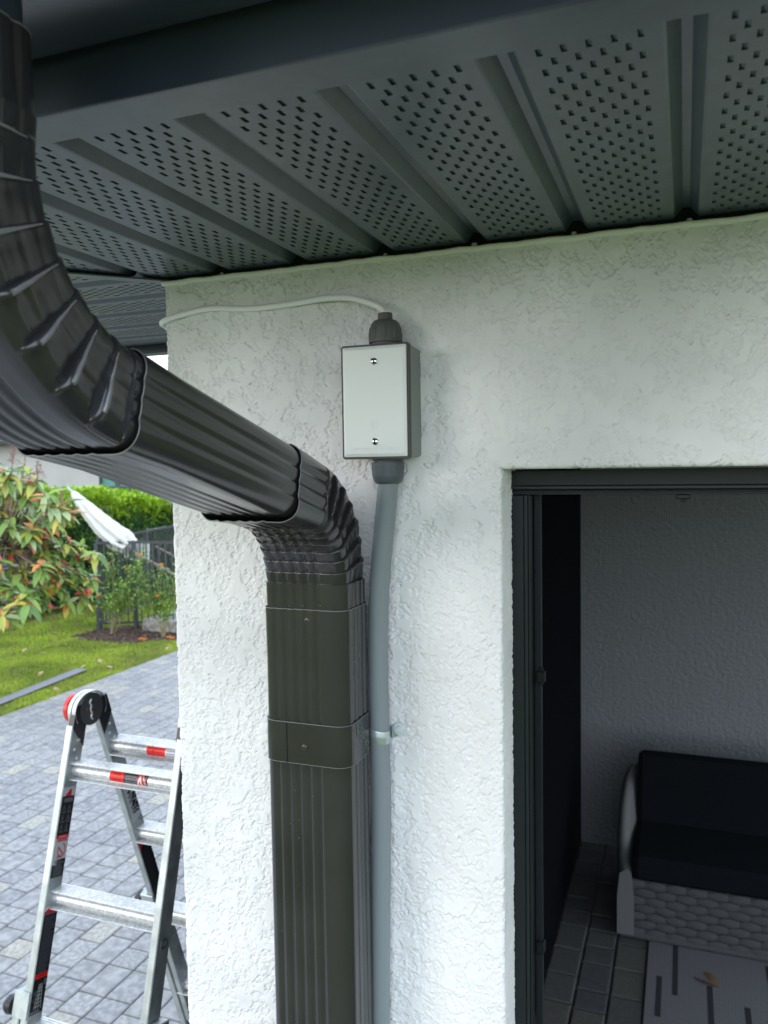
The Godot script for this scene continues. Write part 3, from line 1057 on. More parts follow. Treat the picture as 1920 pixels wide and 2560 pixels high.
# ---------------------------------------------------------------- box, glands, conduit, cable
func junction_box() -> void:
	var o := thing("junction_box", "grey outdoor electrical box with pale blank cover plate on the white wall", "electrical box", Vector3(-0.3, 2.8675, 0))
	var g := Geo.new()
	var fc := Vector3(-0.3012, 2.8675, 0.0455)
	# body: four tapered walls
	var rect := func(w: float, h: float, z: float, r: float) -> PackedVector3Array:
		var out := PackedVector3Array()
		for q in 4:
			var cx: int = [1, -1, -1, 1][q]
			var cy: int = [1, 1, -1, -1][q]
			for m in 5:
				var a := q * PI / 2 + (PI / 2) * m / 4.0
				out.push_back(Vector3(fc.x + cx * (w / 2 - r) + cos(a) * r, fc.y + cy * (h / 2 - r) + sin(a) * r, z))
		return out
	g.strip([rect.call(0.0705, 0.1140, -0.002, 0.003), rect.call(0.0742, 0.1172, 0.0405, 0.003)])
	put(g, "body", mt.box_grey, o)
	g = Geo.new()
	g.strip([rect.call(0.0742, 0.1172, 0.0404, 0.003), rect.call(0.0756, 0.1186, 0.0412, 0.003)], true, false, Vector3(0, 0, -1))
	g.strip([rect.call(0.0756, 0.1186, 0.0412, 0.003), rect.call(0.0756, 0.1186, 0.0452, 0.003)])
	g.strip([rect.call(0.0756, 0.1186, 0.0452, 0.003), rect.call(0.0745, 0.1175, 0.0458, 0.0028)])
	g.cap(rect.call(0.0745, 0.1175, 0.0458, 0.0028), Vector3(0, 0, 1))
	put(g, "gasket", mt.gasket, o)
	g = Geo.new()
	g.strip([rect.call(0.0702, 0.1140, 0.0459, 0.0012), rect.call(0.0702, 0.1140, 0.0472, 0.0012)])
	g.strip([rect.call(0.0702, 0.1140, 0.0472, 0.0012), rect.call(0.0700, 0.1138, 0.0476, 0.0012)])
	g.strip([rect.call(0.0700, 0.1138, 0.0476, 0.0012), rect.call(0.0640, 0.1078, 0.0492, 0.0012)])
	g.cap(rect.call(0.0640, 0.1078, 0.0492, 0.0012), Vector3(0, 0, 1))
	var plate := put(g, "cover_plate", mt.plate, o)
	var facing := Basis(Vector3(1, 0, 0), Vector3(0, 0, 1), Vector3(0, -1, 0))
	for k in 2:
		var y: float = [2.9087, 2.8261][k]
		g = Geo.new()
		var t := Transform3D(facing, Vector3(-0.3006, y, 0.0492))
		g.lathe(t, [Vector2(0.0037, 0.0), Vector2(0.0035, 0.0006), Vector2(0.0026, 0.0013), Vector2(0.0012, 0.0017), Vector2(0.0001, 0.0018)], 20, true)
		var sc := put(g, "screw", mt.chrome, plate)
		g = Geo.new()
		g.box(Transform3D(Basis(Vector3(0, 0, 1), [-0.8, 1.9][k]), Vector3(-0.3006, y, 0.0507)), Vector3(0.0074, 0.0011, 0.0012))
		put(g, "slot", mt.dark, sc)
	# embossed ring and line of raised lettering, too worn to read
	g = Geo.new()
	var ringpts: Array = []
	for k in 25: ringpts.push_back(Vector3(-0.3006 + 0.0042 * cos(TAU * k / 24.0), 2.8434 + 0.0042 * sin(TAU * k / 24.0), 0.0492))
	g.tube(ringpts, 0.0003, 5, false)
	var arc: Array = []
	for k in 9: arc.push_back(Vector3(-0.3006 + 0.0022 * cos(0.9 + TAU * 0.7 * k / 8.0), 2.8434 + 0.0022 * sin(0.9 + TAU * 0.7 * k / 8.0), 0.0492))
	g.tube(arc, 0.0003, 5)
	for k in 7: g.bx(Vector3(-0.3056 + k * 0.0015, 2.8370, 0.0490), Vector3(-0.3047 + k * 0.0015, 2.8377, 0.0494))
	put(g, "embossed_mark", mt.plate, plate)
	g = Geo.new()
	var q := RandomNumberGenerator.new()
	q.seed = 4
	for k in 19:
		if k in [3, 8, 11, 14]: continue
		var x := -0.3252 + k * 0.00255
		g.bx(Vector3(x, 2.8179, 0.0490), Vector3(x + 0.0004, 2.8199, 0.04945))
		if k % 3 != 1: g.bx(Vector3(x, 2.8195, 0.0490), Vector3(x + 0.0016, 2.8199, 0.04945))
		if k % 2 == 0: g.bx(Vector3(x, 2.8187, 0.0490), Vector3(x + 0.0013, 2.8190, 0.04945))
		if q.randf() < 0.6: g.bx(Vector3(x + 0.0013, 2.8179, 0.0490), Vector3(x + 0.0017, 2.8197, 0.04945))
	put(g, "embossed_lettering", mt.plate, plate)
	# cable gland on top
	g = Geo.new()
	var t0 := Transform3D(Basis(), Vector3(-0.2972, 2.9262, 0.0225))
	g.lathe(t0, [Vector2(0.0150, 0.0), Vector2(0.0150, 0.0042), Vector2(0.0176, 0.0044), Vector2(0.0178, 0.0066)], 28)
	g.lathe(t0, [Vector2(0.0178, 0.0066), Vector2(0.0174, 0.014), Vector2(0.0165, 0.020), Vector2(0.0148, 0.0245), Vector2(0.0122, 0.0275), Vector2(0.0082, 0.0285)], 28, true)
	g.lathe(t0, [Vector2(0.0079, 0.028), Vector2(0.0077, 0.0355), Vector2(0.0040, 0.0357), Vector2(0.0037, 0.031)], 24)
	var gl := put(g, "cable_gland", mt.gland, o)
	for k in 10:
		g = Geo.new()
		var a := TAU * k / 10.0
		var rb := Basis(Vector3.UP, a)
		g.tube([t0.origin + rb * Vector3(0.0172, 0.008, 0), t0.origin + rb * Vector3(0.0169, 0.013, 0), t0.origin + rb * Vector3(0.0160, 0.0185, 0), t0.origin + rb * Vector3(0.0145, 0.0222, 0)], [0.0015, 0.0017, 0.0017, 0.0008], 8)
		put(g, "grip_rib", mt.gland, gl)
	# conduit connector below
	g = Geo.new()
	var t1 := Transform3D(Basis(), Vector3(-0.2968, 2.8086, 0.0222))
	g.lathe(t1, [Vector2(0.0168, 0.001), Vector2(0.0168, -0.0022), Vector2(0.0150, -0.0024), Vector2(0.0150, -0.0036)], 28)
	g.lathe(t1, [Vector2(0.0150, -0.0036), Vector2(0.0174, -0.0038), Vector2(0.0176, -0.0044), Vector2(0.0168, -0.019), Vector2(0.0155, -0.0238), Vector2(0.0130, -0.0265), Vector2(0.0118, -0.0268)], 28)
	var co := put(g, "conduit_connector", mt.connector, o)
	for k in 12:
		g = Geo.new()
		var rb := Basis(Vector3.UP, TAU * k / 12.0)
		g.tube([t1.origin + rb * Vector3(0.0168, -0.008, 0), t1.origin + rb * Vector3(0.0162, -0.018, 0)], [0.0012, 0.0008], 6)
		put(g, "grip_rib", mt.connector, co)

func spline(pts: Array, n: int) -> Array:
	var c := Curve3D.new()
	for k in pts.size():
		var a: Vector3 = pts[maxi(k - 1, 0)]
		var e: Vector3 = pts[mini(k + 1, pts.size() - 1)]
		var p: Vector3 = pts[k]
		var d := (e - a).normalized()
		c.add_point(p, -d * (p - a).length() / 3.0, d * (e - p).length() / 3.0)
	c.bake_interval = 0.003
	var out: Array = []
	var ln := c.get_baked_length()
	for k in n + 1: out.push_back(c.sample_baked(ln * k / n, true))
	return out

func wiring() -> void:
	# conduit
	var pts := spline([Vector3(-0.2968, 2.7838, 0.0215), Vector3(-0.2990, 2.767, 0.0205), Vector3(-0.3062, 2.715, 0.017), Vector3(-0.3122, 2.663, 0.0145), Vector3(-0.3152, 2.60, 0.013), Vector3(-0.3155, 2.527, 0.0125), Vector3(-0.3146, 2.43, 0.0125), Vector3(-0.3178, 2.28, 0.013), Vector3(-0.3205, 2.12, 0.013), Vector3(-0.321, 1.6, 0.013), Vector3(-0.321, 0.3, 0.013)], 620)
	var rad: Array = []
	for k in pts.size(): rad.push_back(0.01115 + (0.00014 if k % 2 == 0 else -0.00010))
	var g := Geo.new()
	g.tube(pts, rad, 22)
	tag(put(g, "flexible_conduit", mt.conduit), "grey flexible conduit hanging down the wall below the electrical box", "conduit")
	# one-hole clamp
	var o := thing("conduit_clamp", "shiny zinc one-hole clamp holding the grey conduit to the wall", "clamp", Vector3(-0.315, 2.504, 0))
	g = Geo.new()
	var y := 2.5045
	var rings: Array = []
	for m in [[-0.0070, 0.0116], [-0.0062, 0.0124], [-0.0015, 0.0124], [0.0, 0.0132], [0.0015, 0.0124], [0.0062, 0.0124], [0.0070, 0.0116]]:
		var ring := PackedVector3Array()
		for k in 23:
			var a := lerpf(-0.35, PI + 0.1, k / 22.0)
			ring.push_back(Vector3(-0.3153 - cos(a) * (m[1] as float), y + m[0] - 0.0025 * cos(a) * -1.0, 0.0125 + sin(a) * (m[1] as float)))
		rings.push_back(ring)
	g.strip(rings, false, false, Vector3(0, 0, 1))
	put(g, "band", mt.zinc, o)
	g = Geo.new()
	g.prism(PackedVector2Array([Vector2(-0.3045, y - 0.0062), Vector2(-0.2980, y - 0.0040), Vector2(-0.2945, y - 0.0012), Vector2(-0.2900, y + 0.0020), Vector2(-0.2885, y + 0.0062), Vector2(-0.2905, y + 0.0105), Vector2(-0.2948, y + 0.0122), Vector2(-0.3000, y + 0.0100), Vector2(-0.3045, y + 0.0078)]), Transform3D(Basis(), Vector3(0, 0, 0)), 0.0022, 0.0038)
	g.box(Transform3D(Basis(Vector3(0, 1, 0), -0.75), Vector3(-0.3035, y + 0.001, 0.0045)), Vector3(0.004, 0.0135, 0.0018), 0.0004)
	put(g, "ear", mt.zinc, o)
	var t := Transform3D(Basis(Vector3(1, 0, 0), Vector3(0, 0, 1), Vector3(0, -1, 0)), Vector3(-0.2942, y + 0.0052, 0.0038))
	g = Geo.new()
	g.lathe(t, [Vector2(0.0073, 0.0), Vector2(0.0075, 0.0006), Vector2(0.0070, 0.0014), Vector2(0.0030, 0.0016)], 24)
	put(g, "washer", mt.washer, o)
	g = Geo.new()
	g.lathe(t, [Vector2(0.0040, 0.0012), Vector2(0.0040, 0.0042), Vector2(0.0034, 0.0049), Vector2(0.0001, 0.0049)], 6)
	put(g, "screw", mt.washer, o)
	# white cable
	g = Geo.new()
	g.tube(spline([Vector3(-0.586, 2.966, -0.055), Vector3(-0.5905, 2.9705, -0.022), Vector3(-0.5935, 2.9755, -0.004), Vector3(-0.590, 2.9780, 0.0050), Vector3(-0.5655, 2.9842, 0.0050), Vector3(-0.5215, 2.9886, 0.0052), Vector3(-0.4688, 2.9842, 0.0050), Vector3(-0.4154, 2.9848, 0.0060), Vector3(-0.3725, 2.9868, 0.0085), Vector3(-0.3414, 2.9836, 0.0130), Vector3(-0.3200, 2.9766, 0.0180), Vector3(-0.3040, 2.9688, 0.0215), Vector3(-0.2978, 2.9615, 0.0225), Vector3(-0.2972, 2.954, 0.0225)], 120), 0.0035, 14)
	tag(put(g, "white_cable", mt.cable), "thin white cable running along the wall into the top of the electrical box", "cable")

# ---------------------------------------------------------------- screened opening
func screen() -> void:
	var o := thing("lanai_screen", "black framed insect screen closing the opening in the white wall", "screen", Vector3(0, 0, -0.06))
	var x1 := 3.0
	var g := Geo.new()
	g.bx(Vector3(-0.1786, 2.7768, -0.078), Vector3(x1, 2.7932, -0.0495), 0.0006)
	put(g, "header_box", mt.frame, o)
	g = Geo.new()
	g.bx(Vector3(-0.1784, 2.7728, -0.074), Vector3(x1, 2.7764, -0.0478), 0.0008)
	put(g, "header_lip", mt.frame_lip, o)
	g = Geo.new()
	g.bx(Vector3(-0.1784, 2.7668, -0.076), Vector3(x1, 2.7724, -0.054), 0.0006)
	g.tube([Vector3(-0.1784, 2.7702, -0.0535), Vector3(x1, 2.7702, -0.0535)], 0.0013, 8)
	put(g, "bottom_bar", mt.frame, o)
	g = Geo.new()
	g.bx(Vector3(-0.1822, 0.0, -0.080), Vector3(-0.1662, 2.7664, -0.0500), 0.0008)
	put(g, "side_rail", mt.frame, o)
	g = Geo.new()
	g.bx(Vector3(-0.1660, 0.0, -0.078), Vector3(-0.1622, 2.7662, -0.0540), 0.0005)
	put(g, "side_rail_lip", mt.frame_lip, o)
	g = Geo.new()
	g.bx(Vector3(-0.1619, 0.0, -0.072), Vector3(-0.1592, 2.7660, -0.0565), 0.0005)
	put(g, "spline_channel", mt.frame, o)
	# zip track behind the mesh with its clips
	g = Geo.new()
	g.bx(Vector3(-0.1590, 0.0, -0.084), Vector3(-0.1512, 2.766, -0.0755), 0.0006)
	put(g, "zip_track", mt.frame_lip, o)
	for p in [Vector3(-0.1515, 2.56, -0.078), Vector3(-0.1530, 2.243, -0.078)]:
		g = Geo.new()
		g.bx(p + Vector3(-0.005, -0.007, -0.004), p + Vector3(0.0045, 0.006, 0.007), 0.001)
		g.bx(p + Vector3(-0.003, -0.011, -0.003), p + Vector3(0.002, 0.010, 0.004), 0.0008)
		put(g, "track_clip", mt.frame, o)
	g = Geo.new()
	g.bx(Vector3(-0.0085, 2.7615, -0.07), Vector3(0.006, 2.767, -0.058), 0.0012)
	g.bx(Vector3(-0.004, 2.7588, -0.068), Vector3(0.002, 2.762, -0.060), 0.001)
	put(g, "latch", mt.frame, o)
	# woven mesh
	var im := Image.create(64, 64, false, Image.FORMAT_RGBA8)
	for y in 64:
		for x in 64:
			var a := absf(fposmod(x, 16.0) - 8.0) / 8.0
			var b := absf(fposmod(y, 16.0) - 8.0) / 8.0
			var th := maxf(sst(0.52, 0.66, a), sst(0.52, 0.66, b))
			var over := 0.75 + 0.25 * cos(TAU * (x / 32.0)) * cos(TAU * (y / 32.0))
			im.set_pixel(x, y, Color(over, over, over, 0.35 + 0.65 * th))
	var mm := M(L(0.006, 0.008, 0.011), 1.0, 0, 0.0)
	mm.transparency = BaseMaterial3D.TRANSPARENCY_ALPHA
	mm.albedo_color.a = 0.29
	mm.albedo_texture = ImageTexture.create_from_image(im)
	mm.cull_mode = BaseMaterial3D.CULL_DISABLED
	mm.uv1_scale = Vector3(3.16 / 0.0088, 2.77 / 0.0088, 1)
	g = Geo.new()
	g.quad(Vector3(-0.1605, 0.0, -0.064), Vector3(x1, 0.0, -0.064), Vector3(x1, 2.77, -0.064), Vector3(-0.1605, 2.77, -0.064), Vector3(0, 0, 1))
	put(g, "mesh", mm, o)

# ---------------------------------------------------------------- inside the lanai
func lanai() -> void:
	var g := Geo.new()
	g.bx(Vector3(-0.8, -0.029, -5.3), Vector3(3.2, -0.012, -0.05))
	var fl := put(g, "lanai_floor", mt.sand)
	fl.set_meta("kind", "structure")
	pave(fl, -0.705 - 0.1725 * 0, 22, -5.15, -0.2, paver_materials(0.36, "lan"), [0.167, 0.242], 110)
	var o := thing("lanai_back_wall", "pale grey wall at the back of the screened porch behind the sofa", "wall", Vector3(1.2, 0, -5.1))
	g = Geo.new()
	g.bx(Vector3(-0.8, 0, -5.32), Vector3(3.2, 3.15, -5.1))
	put(g, "wall", dress(M(L(0.27, 0.282, 0.30), 0.9), null, 1.2, noise_tex("rough_n", 0.04, 0, 1, 5, 512, true, 6.0), 0.5), o)
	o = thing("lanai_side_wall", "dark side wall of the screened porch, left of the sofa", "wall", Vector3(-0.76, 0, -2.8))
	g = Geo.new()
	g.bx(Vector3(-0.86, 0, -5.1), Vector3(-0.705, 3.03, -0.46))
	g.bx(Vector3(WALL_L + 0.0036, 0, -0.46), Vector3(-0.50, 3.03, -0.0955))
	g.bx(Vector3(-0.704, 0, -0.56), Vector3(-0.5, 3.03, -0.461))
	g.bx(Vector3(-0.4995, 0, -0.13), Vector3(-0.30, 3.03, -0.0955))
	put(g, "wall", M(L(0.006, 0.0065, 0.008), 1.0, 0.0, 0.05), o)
	o = thing("lanai_ceiling", "flat ceiling over the screened porch, hidden behind the door head", "ceiling", Vector3(1.2, 3.1, -2.6))
	g = Geo.new()
	g.bx(Vector3(-0.86, 3.155, -5.32), Vector3(3.2, 3.19, -0.07))
	put(g, "panel", mt.stucco, o)
	sofa()
	# rug
	o = thing("outdoor_rug", "light grey outdoor rug with dark dashes under the sofa", "rug", Vector3(0.8, 0.004, -3.2))
	g = Geo.new()
	g.bx(Vector3(-0.182, 0.0025, -4.4), Vector3(2.0, 0.011, -2.3), 0.003)
	var rug := put(g, "pile", dress(M(L(0.28, 0.272, 0.288), 0.95), noise_tex("weave", 0.15, 0.7, 1.0, 2), 3.0), o)
	var dash := M(L(0.03, 0.03, 0.035), 0.95)
	for d in [[-0.128, -3.62, -3.28], [-0.048, -3.96, -3.48], [0.125, -3.62, -2.9], [0.300, -3.50, -2.8], [0.02, -3.2, -2.7], [0.43, -3.9, -3.5], [0.56, -3.6, -3.0], [0.7, -3.9, -3.3], [-0.12, -3.0, -2.5], [0.86, -3.5, -2.8]]:
		g = Geo.new()
		g.bx(Vector3(d[0], 0.0095, d[1]), Vector3(d[0] + 0.028, 0.0122, d[2]), 0.001)
		put(g, "dash", dash, o)
	var lf := place(big_leaf(0.23, 0.085, 3), "fallen_leaf", mt.dead_leaf, self, Transform3D(Basis(Vector3.UP, -2.25), Vector3(0.188, 0.016, -3.62)))
	tag(lf, "single brown dry leaf lying on the striped rug inside the porch", "leaf")

func sofa() -> void:
	var o := thing("wicker_sofa", "grey woven wicker sofa with dark cushions seen through the screen", "sofa", Vector3(0.5, 0, -4.3))
	var wk := M(L(0.10, 0.101, 0.104), 0.85, 0.0, 0.2)
	var cu := dress(M(L(0.013, 0.015, 0.018), 1.0, 0.0, 0.1), noise_tex("weave", 0.15, 0.7, 1.0, 2), 4.0)
	var x0 := -0.36
	var x1 := 1.55
	# woven front: bands of strands that swell between uprights
	var g := Geo.new()
	g.bx(Vector3(x0 + 0.03, 0.03, -3.98), Vector3(x1 - 0.03, 0.36, -3.95))
	g.bx(Vector3(x0 + 0.03, 0.05, -4.68), Vector3(x1, 0.5, -4.64))
	var fr := put(g, "frame", wk, o)
	var q := RandomNumberGenerator.new()
	q.seed = 9
	var strand := Geo.new()
	strand.lathe(Transform3D(Basis(Vector3(0, 1, 0), Vector3(1, 0, 0), Vector3(0, 0, 0.45)), Vector3.ZERO), [Vector2(0.006, -0.066), Vector2(0.017, -0.052), Vector2(0.0255, -0.025), Vector2(0.0275, 0.0), Vector2(0.0255, 0.025), Vector2(0.017, 0.052), Vector2(0.006, 0.066)], 12, true)
	var sm := strand.mesh()
	for r in 7:
		var y := 0.052 + r * 0.0475
		for k in 17:
			var x := x0 + 0.10 + (k + 0.5 * (r % 2)) * 0.112
			if x > x1 - 0.05: continue
			place(sm, "woven_strand", wk, fr, Transform3D(Basis.from_euler(Vector3(0, 0, q.randf_range(-0.05, 0.05))), Vector3(x, y + q.randf_range(-0.002, 0.002), -3.947)))
	g = Geo.new()
	g.tube([Vector3(x0 + 0.02, 0.03, -3.95), Vector3(x1 - 0.02, 0.03, -3.95)], 0.021, 8)
	put(g, "bottom_rail", wk, o)
	# curved arm sweeping up to the back
	for s in [0, 1]:
		var xa: float = x0 if s == 0 else x1
		g = Geo.new()
		var rings: Array = []
		for k in 13:
			var u := k / 12.0
			var z := lerpf(-3.93, -4.66, u)
			var top := lerpf(0.42, 0.80, sst(0.0, 1.0, u))
			var bow := 0.035 * sin(PI * u) * (-1.0 if s == 0 else 1.0)
			var th := 0.095
			var ring := PackedVector3Array()
			for m in [[0.0, 0.02], [0.0, 0.6], [0.15, 0.94], [0.5, 1.0], [0.85, 0.94], [1.0, 0.6], [1.0, 0.02]]:
				var xx: float = xa + bow * m[1] + (m[0] if s == 0 else -m[0]) * th
				ring.push_back(Vector3(xx, lerpf(0.02, top, m[1]), z))
			rings.push_back(ring)
		g.strip(rings)
		g.cap(rings[0], Vector3(0, 0, 1))
		g.cap(rings[-1], Vector3(0, 0, -1))
		put(g, "arm", M(L(0.18, 0.183, 0.186), 0.85, 0.0, 0.2), o)
	g = Geo.new()
	g.bx(Vector3(x0 + 0.06, 0.3, -4.70), Vector3(x1 - 0.06, 0.80, -4.63), 0.02)
	put(g, "back_panel", wk, o)
	var cush := func(a: Vector3, e: Vector3) -> Geo:
		var gg := Geo.new()
		gg.bx(a, e, 0.028)
		return gg
	for k in 2:
		var a := lerpf(x0 + 0.085, x1 - 0.08, k / 2.0) + 0.004
		var e := lerpf(x0 + 0.085, x1 - 0.08, (k + 1) / 2.0) - 0.004
		put(cush.call(Vector3(a, 0.355, -4.52), Vector3(e, 0.50, -3.935)), "seat_cushion", cu, o)
		var bc := put(cush.call(Vector3(a, 0.45, -4.62), Vector3(e, 0.92, -4.46)), "back_cushion", cu, o)

# ---------------------------------------------------------------- ladder
func sticker(img: Image) -> StandardMaterial3D:
	var m := M(Color.WHITE, 0.45)
	m.albedo_texture = ImageTexture.create_from_image(img)
	return m

func draw_line(im: Image, a: Vector2, b: Vector2, c: Color, w: int) -> void:
	var n := int(a.distance_to(b)) + 1
	for k in n + 1:
		var p := a.lerp(b, float(k) / n)
		im.fill_rect(Rect2i(int(p.x) - w / 2, int(p.y) - w / 2, w, w), c)

func sticker_image(kind: int) -> Image:
	var red := Color(0.86, 0.1, 0.09)
	var black := Color(0.07, 0.07, 0.08)
	var grey := Color(0.42, 0.42, 0.45)
	var white := Color(0.78, 0.79, 0.8)
	var q := RandomNumberGenerator.new()
	q.seed = 30 + kind
	var im := Image.create(64, 320, false, Image.FORMAT_RGB8)
	if kind == 0:           # pictogram sheet with a warning panel under it
		im.fill(white)
		for y in range(10, 34): im.fill_rect(Rect2i(34 - (y - 10), y, 10 + (y - 10) * 1, 1), red)
		im.fill_rect(Rect2i(0, 34, 62, 138), black)
		im.fill_rect(Rect2i(10, 40, 46, 16), grey)
		for r in 3:
			for c in 2:
				var p := Vector2(16 + 28 * c, 68 + 34 * r)
				draw_line(im, p + Vector2(-7, 18), p, grey, 3)
				draw_line(im, p, p + Vector2(7 if (r + c) % 2 == 0 else 2, 18), grey, 3)
				im.fill_rect(Rect2i(int(p.x) - 9, int(p.y) + 22, 20, 4), grey)
		im.fill_rect(Rect2i(0, 172, 62, 12), red)
		for k in 5: im.fill_rect(Rect2i(14 + 8 * k, 176, 5, 5), white)
		im.fill_rect(Rect2i(8, 184, 50, 12), Color(0.8, 0.4, 0.42))
		for k in 40:
			var a := -1.2 + 4.6 * k / 39.0
			im.fill_rect(Rect2i(int(34 + 18 * cos(a)), int(226 + 24 * sin(a)), 4, 4), red)
		draw_line(im, Vector2(18, 214), Vector2(46, 242), red, 4)
		draw_line(im, Vector2(18, 252), Vector2(36, 244), Color(0.6, 0.3, 0.3), 4)
		im.fill_rect(Rect2i(20, 258, 44, 22), black)
		im.fill_rect(Rect2i(0, 276, 62, 44), black)
		for k in 8:
			im.fill_rect(Rect2i(6 + (k % 2) * 4, 262 + 7 * k, 48 - q.randi() % 12, 4), grey)
	elif kind == 1:         # text sheet, red band, ladder drawing
		im.fill(black)
		im.fill_rect(Rect2i(0, 0, 64, 14), white)
		for y in range(2, 22): im.fill_rect(Rect2i(maxi(4, 30 - y * 2), y, 60 - maxi(4, 30 - y * 2), 1), red)
		im.fill_rect(Rect2i(0, 22, 64, 4), grey)
		for k in 24:
			var y := 32 + 7 * k
			im.fill_rect(Rect2i(6, y, 54 - (q.randi() % 26 if q.randf() < 0.5 else 2), 5), Color(0.27, 0.27, 0.3))
		im.fill_rect(Rect2i(0, 200, 64, 16), red)
		im.fill_rect(Rect2i(14, 206, 36, 3), Color(0.55, 0.05, 0.05))
		im.fill_rect(Rect2i(50, 222, 10, 18), grey)
		for s in 2:
			var cx := 30.0 + 10.0 * s
			draw_line(im, Vector2(cx - 1, 234), Vector2(cx - 12 - 2 * s, 306), white, 2)
			draw_line(im, Vector2(cx + 3, 234), Vector2(cx + 8 + 3 * s, 306), white, 2)
			for k in 6: draw_line(im, Vector2(cx - 2 - 1.8 * k, 244 + 11 * k), Vector2(cx + 3 + 0.9 * k, 244 + 11 * k), white, 2)
		im.fill_rect(Rect2i(6, 250, 14, 14), Color(0.3, 0.3, 0.32))
		im.fill_rect(Rect2i(4, 272, 16, 12), Color(0.24, 0.24, 0.26))
		im.fill_rect(Rect2i(0, 310, 48, 8), grey)
	elif kind == 2:         # white rating sheet with a torn black block
		im.fill(white)
		for y in range(30, 300):
			im.fill_rect(Rect2i(2 if y % 7 else 0, y, 2, 1), grey)
		draw_line(im, Vector2(8, 70), Vector2(44, 96), grey, 2)
		for k in 130:
			var p := Vector2(R.randf_range(22, 62), R.randf_range(120, 290))
			im.fill_rect(Rect2i(int(p.x) - 6, int(p.y), 14, 5), black if k % 4 else grey)
	elif kind == 3:         # dark text sheet with a red corner
		im.fill(black)
		for y in 40: im.fill_rect(Rect2i(0, y, maxi(0, 40 - y), 1), red)
		for k in 26: im.fill_rect(Rect2i(10, 50 + 10 * k, 40 - q.randi() % 14, 4), Color(0.2, 0.2, 0.23))
	return im

func rung_image(long: bool) -> Image:
	var im := Image.create(256, 48, false, Image.FORMAT_RGB8)
	var red := Color(0.9, 0.12, 0.08)
	im.fill(Color(0.8, 0.8, 0.82))
	if long:
		im.fill(Color(0.1, 0.1, 0.11))
		im.fill_rect(Rect2i(0, 0, 96, 48), red)
		im.fill_rect(Rect2i(28, 8, 46, 6), Color(0.55, 0.06, 0.05))
		im.fill_rect(Rect2i(16, 30, 66, 6), Color(0.6, 0.07, 0.05))
		for r in 3:
			for k in 9: im.fill_rect(Rect2i(104 + k * 9 + (r % 2) * 3, 8 + r * 12, 6, 8), Color(0.5, 0.5, 0.52))
		im.fill_rect(Rect2i(186, 0, 40, 48), Color(0.75, 0.2, 0.2))
		draw_line(im, Vector2(192, 40), Vector2(206, 8), Color(0.92, 0.85, 0.85), 7)
		draw_line(im, Vector2(206, 8), Vector2(216, 40), Color(0.92, 0.85, 0.85), 7)
		draw_line(im, Vector2(226, 8), Vector2(246, 42), Color(0.86, 0.7, 0.7), 6)
		draw_line(im, Vector2(246, 8), Vector2(230, 42), Color(0.86, 0.4, 0.4), 5)
	else:
		im.fill_rect(Rect2i(0, 0, 122, 48), red)
		im.fill_rect(Rect2i(36, 14, 18, 12), Color(0.6, 0.07, 0.05))
		im.fill_rect(Rect2i(62, 20, 40, 5), Color(0.7, 0.1, 0.08))
		for r in 3: im.fill_rect(Rect2i(130, 10 + 12 * r, 110, 5), Color(0.6, 0.6, 0.64))
	return im

